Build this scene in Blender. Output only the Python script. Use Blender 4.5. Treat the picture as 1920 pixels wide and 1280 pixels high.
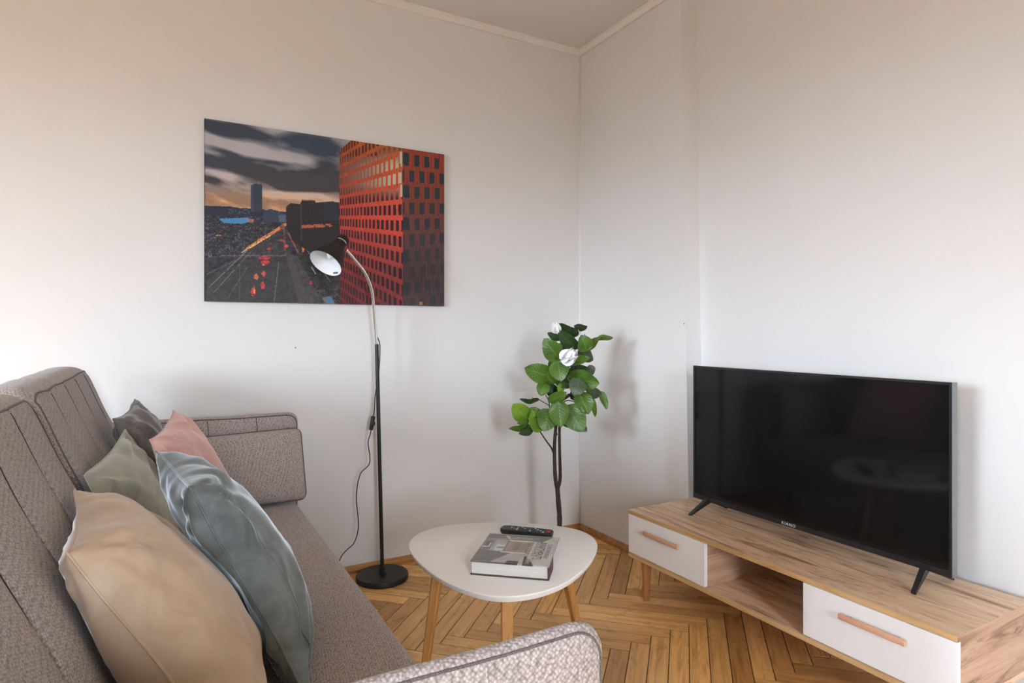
import bpy, bmesh, math, random
import numpy as np
from mathutils import Vector, Matrix, noise
from mathutils.bvhtree import BVHTree

random.seed(7)
scene = bpy.context.scene
for o in list(bpy.data.objects):
    bpy.data.objects.remove(o)
C = scene.collection
PI = math.pi

# ------------------------------------------------------------------ camera
YAW = math.radians(29.336)
CAM_H = 1.10
F_PX = 1157.7
cam = bpy.data.cameras.new('camera')
cam_o = bpy.data.objects.new('camera', cam)
C.objects.link(cam_o)
cam.sensor_width = 36.0
cam.lens = F_PX / 1920 * 36.0
cam.shift_y = (620.1 - 640.0) / 1920
cam.clip_start = 0.02
cam_o.location = (0, 0, CAM_H)
cam_o.rotation_euler = (PI / 2, 0, -YAW)
scene.camera = cam_o

# ------------------------------------------------------------------ world, light, exposure
world = bpy.data.worlds.new('sky')
scene.world = world
world.use_nodes = True
wn, wl = world.node_tree.nodes, world.node_tree.links
# overcast sky above the roofs of the street, darker street below the horizon
w_tc = wn.new('ShaderNodeTexCoord')
w_sep = wn.new('ShaderNodeSeparateXYZ')
w_ramp = wn.new('ShaderNodeValToRGB')
w_map = wn.new('ShaderNodeMapRange')
w_map.inputs['From Min'].default_value = -1.0
w_map.inputs['From Max'].default_value = 1.0
wl.new(w_tc.outputs['Generated'], w_sep.inputs[0])
wl.new(w_sep.outputs['Z'], w_map.inputs['Value'])
wl.new(w_map.outputs[0], w_ramp.inputs['Fac'])
_e = w_ramp.color_ramp.elements
_e[0].position, _e[0].color = 0.0, (0.05, 0.048, 0.045, 1)
_e[1].position, _e[1].color = 1.0, (0.92, 1.07, 1.26, 1)
for _p, _c in ((0.48, (0.08, 0.075, 0.07, 1)), (0.53, (0.87, 1.00, 1.17, 1))):
    _n = _e.new(_p)
    _n.color = _c
wl.new(w_ramp.outputs['Color'], wn['Background'].inputs['Color'])
SKY = 22.0
wn['Background'].inputs['Strength'].default_value = SKY

ROOM_L, ROOM_F = -4.2, -2.9          # window wall and the wall behind the camera
WIN = [(-2.35, -1.60), (-0.65, 0.75)]  # window openings along the window wall
WIN_Z = (0.85, 2.25)
WIN_FILL = (-0.45, 0.20)               # unseen window added behind the camera for frontal fill light


def sky_portal(loc, size, size_y, aim):
    """guides sky light through a window opening"""
    l = bpy.data.lights.new('window_portal', 'AREA')
    l.shape = 'RECTANGLE'
    l.size, l.size_y = size, size_y
    l.cycles.is_portal = True
    o = bpy.data.objects.new('window_portal', l)
    C.objects.link(o)
    o.location = loc
    o.rotation_euler = Vector(aim).to_track_quat('-Z', 'Z' if abs(aim[2]) < .5 else 'Y').to_euler()
    return o


for _a, _b in WIN:
    sky_portal((ROOM_L - 0.21, (_a + _b) / 2, (WIN_Z[0] + WIN_Z[1]) / 2), _b - _a, WIN_Z[1] - WIN_Z[0], (1, 0, 0))
sky_portal(((WIN_FILL[0] + WIN_FILL[1]) / 2, ROOM_F - 0.21, (WIN_Z[0] + WIN_Z[1]) / 2), WIN_FILL[1] - WIN_FILL[0], WIN_Z[1] - WIN_Z[0], (0, 1, 0))  # portal of the added fill window

scene.view_settings.view_transform = 'Standard'
scene.view_settings.look = 'None'
scene.view_settings.gamma = 1
scene.view_settings.use_curve_mapping = False
scene.view_settings.exposure = 1.17
scene.cycles.use_denoising = True
scene.cycles.max_bounces = 8
scene.cycles.diffuse_bounces = 4
scene.cycles.glossy_bounces = 3
scene.cycles.transmission_bounces = 2
scene.cycles.adaptive_threshold = 0.03


# ------------------------------------------------------------------ materials
def srgb(r, g, b):
    def f(c):
        c /= 255.0
        return c / 12.92 if c <= 0.04045 else ((c + 0.055) / 1.055) ** 2.4
    return (f(r), f(g), f(b), 1.0)


class Mat:
    """small helper around a node tree with a Principled BSDF"""
    def __init__(self, name, color=(0.8, 0.8, 0.8, 1), rough=0.5, metal=0.0, spec=0.5):
        self.m = bpy.data.materials.new(name)
        self.m.use_nodes = True
        self.n = self.m.node_tree.nodes
        self.l = self.m.node_tree.links
        self.p = self.n['Principled BSDF']
        self.set('Base Color', color)
        self.set('Roughness', rough)
        self.set('Metallic', metal)
        self.set('Specular IOR Level', spec)

    def set(self, k, v):
        self.p.inputs[k].default_value = v
        return self

    def node(self, t, **kw):
        n = self.n.new(t)
        for k, v in kw.items():
            if k in n.inputs:
                n.inputs[k].default_value = v
            else:
                setattr(n, k, v)
        return n

    def coords(self, kind='Object', scale=(1, 1, 1), rot=(0, 0, 0)):
        tc = self.node('ShaderNodeTexCoord')
        mp = self.node('ShaderNodeMapping')
        mp.inputs['Scale'].default_value = scale
        mp.inputs['Rotation'].default_value = rot
        self.l.new(tc.outputs[kind], mp.inputs['Vector'])
        return mp.outputs['Vector']

    def noise(self, vec, scale, detail=4, rough=0.55, dist=0.0):
        n = self.node('ShaderNodeTexNoise')
        n.inputs['Scale'].default_value = scale
        n.inputs['Detail'].default_value = detail
        n.inputs['Roughness'].default_value = rough
        n.inputs['Distortion'].default_value = dist
        if vec is not None:
            self.l.new(vec, n.inputs['Vector'])
        return n.outputs['Fac']

    def ramp(self, fac, stops):
        n = self.node('ShaderNodeValToRGB')
        e = n.color_ramp.elements
        while len(e) < len(stops):
            e.new(0.5)
        for i, (p, c) in enumerate(stops):
            e[i].position = p
            e[i].color = c if len(c) == 4 else (*c, 1)
        self.l.new(fac, n.inputs['Fac'])
        return n.outputs['Color']

    def mix(self, fac, a, b, blend='MIX'):
        n = self.node('ShaderNodeMix', data_type='RGBA', blend_type=blend)
        for i, v in ((0, fac), (6, a), (7, b)):
            if isinstance(v, (int, float)):
                n.inputs[i].default_value = v
            elif isinstance(v, tuple):
                n.inputs[i].default_value = v
            else:
                self.l.new(v, n.inputs[i])
        return n.outputs[2]

    def math(self, op, a, b=0.0):
        n = self.node('ShaderNodeMath', operation=op)
        for i, v in ((0, a), (1, b)):
            if isinstance(v, (int, float)):
                n.inputs[i].default_value = v
            else:
                self.l.new(v, n.inputs[i])
        return n.outputs[0]

    def color(self, sock):
        self.l.new(sock, self.p.inputs['Base Color'])
        return self

    def rough(self, sock):
        self.l.new(sock, self.p.inputs['Roughness'])
        return self

    def bump(self, height, strength=0.3, dist=0.002):
        b = self.node('ShaderNodeBump')
        b.inputs['Strength'].default_value = strength
        b.inputs['Distance'].default_value = dist
        self.l.new(height, b.inputs['Height'])
        self.l.new(b.outputs['Normal'], self.p.inputs['Normal'])
        return self


def mat_wall(name, base, mottled):
    m = Mat(name, base, 0.85, 0, 0.2)
    v = m.coords('Object')
    n1 = m.noise(v, 1.7, 2, 0.6)
    m.color(m.ramp(n1, [(0.25, mottled), (0.75, base)]))
    m.bump(m.noise(v, 45, 1, 0.6), 0.10, 0.002)
    return m.m


M_WALL = mat_wall('wall_paint', (0.74, 0.727, 0.708, 1), (0.715, 0.703, 0.683, 1))
M_CEIL = mat_wall('ceiling_paint', (0.76, 0.75, 0.735, 1), (0.73, 0.72, 0.705, 1))
M_TRIM = mat_wall('moulding_paint', (0.78, 0.76, 0.73, 1), (0.75, 0.73, 0.70, 1))


def mat_plank():
    m = Mat('oak_parquet', rough=0.3, spec=0.45)
    uv = m.node('ShaderNodeUVMap')
    oi = m.node('ShaderNodeObjectInfo')
    geo = m.node('ShaderNodeNewGeometry')
    rnd = m.math('FRACT', m.math('ADD', m.math('MULTIPLY', oi.outputs['Random'], 7.31), geo.outputs['Random Per Island']))
    off = m.node('ShaderNodeCombineXYZ')
    m.l.new(m.math('MULTIPLY', rnd, 37.0), off.inputs['X'])
    m.l.new(m.math('MULTIPLY', rnd, 91.0), off.inputs['Y'])
    add = m.node('ShaderNodeVectorMath', operation='ADD')
    m.l.new(uv.outputs['UV'], add.inputs[0])
    m.l.new(off.outputs[0], add.inputs[1])
    mp = m.node('ShaderNodeMapping')
    mp.inputs['Scale'].default_value = (3.0, 55.0, 1)
    m.l.new(add.outputs[0], mp.inputs['Vector'])
    grain = m.noise(mp.outputs[0], 1.0, 4, 0.65, 0.8)
    mp2 = m.node('ShaderNodeMapping')
    mp2.inputs['Scale'].default_value = (9.0, 14.0, 1)
    m.l.new(add.outputs[0], mp2.inputs['Vector'])
    blot = m.noise(mp2.outputs[0], 1.0, 4, 0.6, 0.5)
    col = m.ramp(grain, [(0.25, (0.46, 0.22, 0.068, 1)), (0.5, (0.78, 0.44, 0.155, 1)), (0.78, (0.90, 0.56, 0.225, 1))])
    tone = m.ramp(rnd, [(0.0, (0.60, 0.54, 0.47, 1)), (0.30, (0.86, 0.80, 0.74, 1)), (0.65, (1.0, 1.0, 1.0, 1)), (1.0, (1.22, 1.20, 1.16, 1))])
    col = m.mix(1.0, col, tone, 'MULTIPLY')
    col = m.mix(m.ramp(blot, [(0.60, (0, 0, 0, 1)), (0.80, (0.6, 0.6, 0.6, 1))]), col, (0.13, 0.058, 0.02, 1))
    sepuv = m.node('ShaderNodeSeparateXYZ')
    m.l.new(uv.outputs['UV'], sepuv.inputs[0])
    ed = m.math('MAXIMUM', m.math('MULTIPLY', m.math('ABSOLUTE', sepuv.outputs['Y']), 1 / 0.03275), m.math('ADD', m.math('MULTIPLY', m.math('ABSOLUTE', sepuv.outputs['X']), 1 / 0.03275), 1 - 0.2585 / 0.03275))
    ed = m.math('ADD', ed, m.math('MULTIPLY', m.math('SUBTRACT', grain, 0.5), 0.10))
    col = m.mix(m.ramp(ed, [(0.915, (0, 0, 0, 1)), (0.985, (0.66, 0.66, 0.66, 1))]), col, (0.10, 0.045, 0.018, 1))   # dirt worn into the joints
    m.color(col)
    m.rough(m.ramp(blot, [(0.3, (0.24, 0.24, 0.24, 1)), (0.8, (0.42, 0.42, 0.42, 1))]))
    m.bump(grain, 0.15, 0.001)
    return m.m


M_PLANK = mat_plank()
M_GAP = Mat('parquet_gap', (0.025, 0.012, 0.006, 1), 0.9).m


def mat_wood(name, c_dark, c_mid, c_light, axis='Y', scale=1.0, rough=0.45, streak=True, fine=70.0):
    m = Mat(name, rough=rough, spec=0.35)
    s = {'X': (1.6, fine * .3, fine * .3), 'Y': (fine * .3, 1.6, fine * .3), 'Z': (fine * .3, fine * .3, 1.6)}[axis]
    v = m.coords('Object', tuple(k * scale for k in s))
    g = m.noise(v, 1.0, 4, 0.62, 1.0)
    s2 = {'X': (9, 160, 160), 'Y': (160, 9, 160), 'Z': (160, 160, 9)}[axis]
    g2 = m.noise(m.coords('Object', tuple(k * scale for k in s2)), 1.0, 3, 0.6, 0.3)
    col = m.ramp(g, [(0.30, c_dark), (0.44, c_mid), (0.64, c_light)])
    col = m.mix(m.ramp(g2, [(0.55, (0, 0, 0, 1)), (0.75, (0.45, 0.45, 0.45, 1))]), col, c_dark)
    if streak:
        s3 = {'X': (2.2, 17, 17), 'Y': (17, 2.2, 17), 'Z': (17, 17, 2.2)}[axis]
        g3 = m.noise(m.coords('Object', tuple(k * scale for k in s3)), 1.0, 4, 0.72, 2.6)
        col = m.mix(m.ramp(g3, [(0.53, (0, 0, 0, 1)), (0.60, (0.30, 0.30, 0.30, 1)), (0.68, (0.85, 0.85, 0.85, 1))]), col, tuple(0.60 * k for k in c_dark[:3]) + (1,))
    m.color(col)
    m.bump(g2, 0.15, 0.0006)
    return m.m


OAK = (srgb(156, 114, 84), srgb(226, 190, 156), srgb(242, 212, 180))
M_OAK_Y = mat_wood('wotan_oak_along', *OAK, axis='Y')
M_OAK_X = mat_wood('wotan_oak_end', srgb(140, 104, 82), srgb(188, 150, 122), srgb(208, 172, 144), axis='X')
M_OAK_EDGE = mat_wood('oak_edge_band', srgb(178, 138, 92), srgb(205, 168, 118), srgb(220, 186, 138), axis='Y', streak=False)
M_BEECH = mat_wood('beech_handle', srgb(190, 140, 112), srgb(214, 166, 138), srgb(226, 184, 156), axis='Y', streak=False)
M_LEGWOOD = mat_wood('stand_leg_wood', srgb(138, 88, 52), srgb(166, 110, 68), srgb(184, 128, 84), axis='Z', streak=False)
M_TABLELEG = mat_wood('table_leg_oak', srgb(150, 98, 48), srgb(184, 128, 70), srgb(202, 150, 90), axis='Z', streak=False)
M_SKIRT = mat_wood('skirting_oak', srgb(120, 78, 40), srgb(160, 108, 58), srgb(182, 130, 76), axis='X', streak=False)
M_WHITE = Mat('white_laminate', (0.90, 0.91, 0.92, 1), 0.35, 0, 0.4).m
M_WHITE_TOP = Mat('white_table_lacquer', (0.90, 0.885, 0.87, 1), 0.33, 0, 0.45).m
M_TABLE_EDGE = Mat('table_edge', (0.72, 0.68, 0.62, 1), 0.5).m


def mat_fabric(name, c_dark, c_light, cell=235.0, bump=0.48, sheen=0.2):
    """nubby basket weave: slightly irregular rows of thread loops"""
    m = Mat(name, rough=0.9, spec=0.12)
    v = m.coords('Object', rot=(0.5, 0.6, 0.4))
    vo = m.node('ShaderNodeTexVoronoi', feature='F1')
    vo.inputs['Scale'].default_value = cell
    vo.inputs['Randomness'].default_value = 0.55
    m.l.new(v, vo.inputs['Vector'])
    n = m.noise(v, cell * 1.4, 1, 0.6)
    hh = m.math('ADD', m.math('MULTIPLY', vo.outputs['Distance'], -0.85), m.math('MULTIPLY', n, 0.45))
    col = m.ramp(m.math('ADD', hh, 0.5), [(0.02, c_dark), (0.62, c_light)])
    m.color(col)
    m.set('Sheen Weight', sheen)
    m.set('Sheen Roughness', 0.5)
    m.bump(hh, bump, 0.0022)
    return m.m


M_SOFA = mat_fabric('sofa_weave', srgb(126, 114, 109), srgb(198, 187, 182))
M_PIPE = mat_fabric('sofa_piping', srgb(78, 69, 66), srgb(122, 112, 108), 500, 0.3)
M_SEAM = Mat('sofa_seam_thread', srgb(62, 54, 52), 0.9).m


def mat_velvet(name, c, dark, sheen=0.9, tint=None, rough=0.55):
    m = Mat(name, c, rough, 0, 0.25)
    v = m.coords('Object')
    n = m.noise(v, 9, 3, 0.6, 1.5)
    m.color(m.ramp(n, [(0.30, dark), (0.62, c)]))
    m.set('Sheen Weight', sheen)
    m.set('Sheen Roughness', 0.32)
    m.set('Sheen Tint', tint or (1, 1, 1, 1))
    fine = m.noise(v, 40, 2, 0.6, 0.5)
    m.bump(fine, 0.10, 0.003)
    return m.m


M_BEIGE = mat_velvet('beige_velvet', srgb(206, 182, 156), srgb(192, 164, 136), 0.5, (1, .92, .84, 1))
M_BLUE = mat_velvet('blue_grey_velvet', srgb(122, 130, 129), srgb(86, 93, 93), 0.9, (0.88, 0.95, 1, 1))
M_PINK = mat_velvet('pink_velvet', srgb(226, 182, 174), srgb(214, 166, 157), 0.4, (1, .92, .9, 1))
M_GREEN = mat_velvet('sage_velvet', srgb(182, 179, 162), srgb(154, 151, 133), 0.4, (.97, 1, .94, 1))
M_TAUPE = mat_velvet('taupe_velvet', srgb(128, 119, 114), srgb(98, 90, 86), 0.4)

M_BLACK = Mat('lamp_black', (0.012, 0.012, 0.012, 1), 0.42, 0, 0.4).m
M_CABLE = Mat('cable_black', (0.012, 0.011, 0.011, 1), 0.5).m
M_CHROME = Mat('chrome', (0.78, 0.78, 0.78, 1), 0.13, 1.0).m
M_SHADE_IN = Mat('shade_white', (0.82, 0.84, 0.86, 1), 0.35).m
M_TV_SCREEN = Mat('tv_screen', (0.006, 0.006, 0.007, 1), 0.08, 0, 0.42).m
M_TV_FRAME = Mat('tv_frame', (0.016, 0.016, 0.018, 1), 0.28, 0, 0.5).m
M_TV_EDGE = Mat('tv_edge_grey', (0.22, 0.23, 0.24, 1), 0.4, 0.4).m
M_LOGO = Mat('logo_silver', (0.75, 0.75, 0.75, 1), 0.35).m
M_PAPER = Mat('paper', (0.80, 0.78, 0.72, 1), 0.85)
_v = M_PAPER.coords('Object', (3, 3, 900))
M_PAPER.color(M_PAPER.ramp(M_PAPER.noise(_v, 1.0, 3, .6), [(0.3, (0.66, 0.64, 0.58, 1)), (0.7, (0.84, 0.82, 0.77, 1))]))
M_PAPER = M_PAPER.m
M_BOOKBOARD = Mat('book_board', (0.06, 0.045, 0.045, 1), 0.55).m
M_MAROON = Mat('maroon_cloth', srgb(92, 48, 54), 0.7).m
M_INK = Mat('print_grey', (0.10, 0.10, 0.11, 1), 0.6).m
M_INK2 = Mat('print_blue_grey', (0.22, 0.24, 0.29, 1), 0.6).m
M_REMOTE = Mat('remote_plastic', (0.014, 0.014, 0.016, 1), 0.38).m
M_KEY = Mat('remote_key', (0.05, 0.05, 0.055, 1), 0.5).m
M_KEYL = Mat('remote_key_light', (0.42, 0.42, 0.42, 1), 0.5).m
M_KEYY = Mat('remote_key_green', (0.30, 0.34, 0.10, 1), 0.5).m
M_KEYR = Mat('remote_key_red', (0.42, 0.02, 0.035, 1), 0.4).m
M_POT = Mat('pot_black', (0.02, 0.02, 0.02, 1), 0.6).m
M_SOIL = Mat('moss', (0.05, 0.045, 0.02, 1), 1.0).m
M_FRAMEWHITE = Mat('window_white', (0.8, 0.8, 0.8, 1), 0.4).m
M_BULB = Mat('bulb_glass', (0.8, 0.8, 0.78, 1), 0.3).m


def mat_bark():
    m = Mat('bark', rough=0.8, spec=0.2)
    v = m.coords('Object', (90, 90, 14))
    n = m.noise(v, 1.0, 5, 0.65, 0.6)
    m.color(m.ramp(n, [(0.3, (0.022, 0.013, 0.011, 1)), (0.7, (0.10, 0.066, 0.055, 1))]))
    m.bump(n, 0.6, 0.004)
    return m.m


M_BARK = mat_bark()


def mat_leaf(name, c1, c2, vein):
    m = Mat(name, c1, 0.36, 0, 0.45)
    uv = m.node('ShaderNodeUVMap')
    sep = m.node('ShaderNodeSeparateXYZ')
    m.l.new(uv.outputs['UV'], sep.inputs[0])
    across = m.math('ABSOLUTE', m.math('SUBTRACT', sep.outputs['Y'], 0.5))
    n = m.noise(m.coords('Object'), 22, 3, 0.5)
    col = m.ramp(n, [(0.3, c2), (0.7, c1)])
    w = m.math('SINE', m.math('MULTIPLY', m.math('SUBTRACT', sep.outputs['X'], m.math('MULTIPLY', across, 0.7)), 48.0))
    vf = m.ramp(w, [(0.86, (0, 0, 0, 1)), (1.0, (0.28, 0.28, 0.28, 1))])
    col = m.mix(vf, col, vein)
    mid = m.ramp(across, [(0.012, (0.55, 0.55, 0.55, 1)), (0.05, (0, 0, 0, 1))])
    col = m.mix(mid, col, vein)
    m.color(col)
    m.set('Subsurface Weight', 0.0)
    m.set('Transmission Weight', 0.0)
    m.bump(w, 0.12, 0.002)
    return m.m


LEAF_M = [mat_leaf('leaf_green', (0.088, 0.180, 0.020, 1), (0.048, 0.112, 0.014, 1), (0.15, 0.26, 0.05, 1)),
          mat_leaf('leaf_dark', (0.040, 0.082, 0.022, 1), (0.022, 0.050, 0.015, 1), (0.08, 0.14, 0.04, 1)),
          mat_leaf('leaf_lime', (0.150, 0.290, 0.020, 1), (0.100, 0.210, 0.016, 1), (0.20, 0.35, 0.06, 1)),
          mat_leaf('leaf_underside', (0.085, 0.115, 0.062, 1), (0.062, 0.090, 0.048, 1), (0.12, 0.16, 0.08, 1))]
M_PETAL = Mat('petal_white', (0.86, 0.86, 0.85, 1), 0.6).m


def mat_vcol(name, rough=0.55, spec=0.3, gain=1.0, weave=False):
    m = Mat(name, rough=rough, spec=spec)
    a = m.node('ShaderNodeVertexColor', layer_name='print')
    m.color(a.outputs['Color'])
    if weave:
        m.bump(m.noise(m.coords('Object'), 700, 2, 0.5), 0.15, 0.0005)
    return m.m


# ------------------------------------------------------------------ object helpers
def root_loc(o):
    v = Vector((0, 0, 0))
    while o is not None:
        v += o.location
        o = o.parent
    return v


def thing(name, label, cat, loc, group=None):
    o = bpy.data.objects.new(name, None)
    o.empty_display_size = 0.05
    C.objects.link(o)
    o.location = loc
    tag(o, label, cat, group)
    return o


def tag(o, label=None, cat=None, group=None, kind=None):
    if label:
        o['label'] = label
    if cat:
        o['category'] = cat
    if group:
        o['group'] = group
    if kind:
        o['kind'] = kind
    return o


def obj(name, verts, faces, mat, parent=None, smooth=False, loc=None, angle=None):
    """verts in world coordinates; the object hangs under parent"""
    base = root_loc(parent) if parent is not None else Vector(loc or (0, 0, 0))
    me = bpy.data.meshes.new(name)
    me.from_pydata([tuple(Vector(v) - base) for v in verts], [], [tuple(f) for f in faces])
    me.update()
    mats = mat if isinstance(mat, (list, tuple)) else [mat]
    for m in mats:
        me.materials.append(m)
    if smooth:
        for p in me.polygons:
            p.use_smooth = True
    o = bpy.data.objects.new(name, me)
    C.objects.link(o)
    if parent is not None:
        o.parent = parent
    elif loc:
        o.location = loc
    if smooth and angle:
        try:
            me.set_sharp_from_angle(angle=math.radians(angle))
        except Exception:
            pass
    return o


def from_bm(name, bm, mat, parent=None, smooth=False, angle=None, loc=None):
    bm.normal_update()
    v = [tuple(x.co) for x in bm.verts]
    bm.verts.index_update()
    f = [[x.index for x in p.verts] for p in bm.faces]
    bm.free()
    return obj(name, v, f, mat, parent, smooth, loc, angle)


def bm_box(lo, hi, r=0.0, seg=2):
    bm = bmesh.new()
    bmesh.ops.create_cube(bm, size=1)
    s = [hi[i] - lo[i] for i in range(3)]
    c = [(hi[i] + lo[i]) / 2 for i in range(3)]
    for v in bm.verts:
        v.co = Vector([v.co[i] * s[i] + c[i] for i in range(3)])
    if r > 0:
        bmesh.ops.bevel(bm, geom=list(bm.edges), offset=min(r, min(s) * 0.49), segments=seg, affect='EDGES', profile=0.5)
    return bm


def box(name, lo, hi, mat, parent=None, r=0.0015, seg=1, smooth=False):
    return from_bm(name, bm_box(lo, hi, r, seg), mat, parent, smooth, 40 if smooth else None)


def join(parts):
    """[(verts, faces)] -> one verts, faces"""
    V, F = [], []
    for v, f in parts:
        n = len(V)
        V += [tuple(x) for x in v]
        F += [tuple(i + n for i in p) for p in f]
    return V, F


def vf_box(lo, hi):
    x0, y0, z0 = lo
    x1, y1, z1 = hi
    v = [(x0, y0, z0), (x1, y0, z0), (x1, y1, z0), (x0, y1, z0), (x0, y0, z1), (x1, y0, z1), (x1, y1, z1), (x0, y1, z1)]
    return v, [(0, 3, 2, 1), (4, 5, 6, 7), (0, 1, 5, 4), (1, 2, 6, 5), (2, 3, 7, 6), (3, 0, 4, 7)]


def catmull(pts, n=6, closed=False):
    P = [Vector(p) for p in pts]
    out = []
    m = len(P)
    rng = range(m) if closed else range(m - 1)
    for i in rng:
        if closed:
            p0, p1, p2, p3 = P[i - 1], P[i], P[(i + 1) % m], P[(i + 2) % m]
        else:
            p0, p1, p2, p3 = P[max(i - 1, 0)], P[i], P[i + 1], P[min(i + 2, m - 1)]
        for k in range(n):
            t = k / n
            out.append(0.5 * ((2 * p1) + (-p0 + p2) * t + (2 * p0 - 5 * p1 + 4 * p2 - p3) * t * t + (-p0 + 3 * p1 - 3 * p2 + p3) * t ** 3))
    if not closed:
        out.append(P[-1].copy())
    return out


def vf_tube(pts, radii, sides=10, closed=False, caps=True):
    P = [Vector(p) for p in pts]
    n = len(P)
    if isinstance(radii, (int, float)):
        radii = [radii] * n
    V, F = [], []
    prev = None
    for i in range(n):
        if closed:
            t = (P[(i + 1) % n] - P[i - 1]).normalized()
        else:
            t = (P[min(i + 1, n - 1)] - P[max(i - 1, 0)]).normalized()
        if prev is None:
            a = Vector((0, 0, 1)) if abs(t.z) < 0.9 else Vector((1, 0, 0))
            u = t.cross(a).normalized()
        else:
            u = (prev - t * prev.dot(t)).normalized()
        prev = u
        w = t.cross(u)
        for k in range(sides):
            an = 2 * PI * k / sides
            V.append(P[i] + (u * math.cos(an) + w * math.sin(an)) * radii[i])
    for i in range(n if closed else n - 1):
        j = (i + 1) % n
        for k in range(sides):
            l = (k + 1) % sides
            F.append((i * sides + k, i * sides + l, j * sides + l, j * sides + k))
    if caps and not closed:
        F.append(tuple(range(sides))[::-1])
        F.append(tuple((n - 1) * sides + k for k in range(sides)))
    return V, F


def tube(name, pts, r, mat, parent, sides=10, closed=False):
    v, f = vf_tube(pts, r, sides, closed)
    return obj(name, v, f, mat, parent, True, angle=50)


def vf_lathe(prof, centre, axis=Vector((0, 0, 1)), n=40, cap_start=False, cap_end=False):
    axis = Vector(axis).normalized()
    a = Vector((0, 0, 1)) if abs(axis.z) < 0.9 else Vector((1, 0, 0))
    u = axis.cross(a).normalized()
    w = axis.cross(u)
    c = Vector(centre)
    V, F = [], []
    for r, h in prof:
        for k in range(n):
            an = 2 * PI * k / n
            V.append(c + axis * h + (u * math.cos(an) + w * math.sin(an)) * r)
    for i in range(len(prof) - 1):
        for k in range(n):
            l = (k + 1) % n
            F.append((i * n + k, i * n + l, (i + 1) * n + l, (i + 1) * n + k))
    if cap_start:
        F.append(tuple(range(n))[::-1])
    if cap_end:
        F.append(tuple((len(prof) - 1) * n + k for k in range(n)))
    return V, F


def lathe(name, prof, centre, mat, parent, axis=(0, 0, 1), n=40, cs=False, ce=False, angle=45):
    v, f = vf_lathe(prof, centre, Vector(axis), n, cs, ce)
    o = obj(name, v, f, mat, parent, True, angle=angle)
    return o


def text_mesh(name, s, size, origin, xdir, ydir, mat, parent, extrude=0.0002, spacing=1.0, sx=1.0, align='CENTER'):
    cu = bpy.data.curves.new(name, 'FONT')
    cu.body = s
    cu.size = size
    cu.extrude = extrude
    cu.align_x = align
    cu.align_y = 'CENTER'
    cu.space_character = spacing
    t = bpy.data.objects.new(name, cu)
    C.objects.link(t)
    bpy.context.view_layer.update()
    me = bpy.data.meshes.new_from_object(t.evaluated_get(bpy.context.evaluated_depsgraph_get()))
    x = Vector(xdir).normalized()
    y = Vector(ydir).normalized()
    z = x.cross(y)
    V = [Vector(origin) + x * (v.co.x * sx) + y * v.co.y + z * v.co.z for v in me.vertices]
    F = [tuple(p.vertices) for p in me.polygons]
    bpy.data.objects.remove(t)
    bpy.data.curves.remove(cu)
    bpy.data.meshes.remove(me)
    return obj(name, V, F, mat, parent)


# ------------------------------------------------------------------ room shell
XW, YW, ZC = 2.016, 2.813, 2.652       # corner of the room, ceiling height
XR = 2.108                              # recessed part of the right wall


def ystep(z):                           # the out-of-plumb edge of the recess
    return 2.008 + (z - 0.934) * 0.0212


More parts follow.
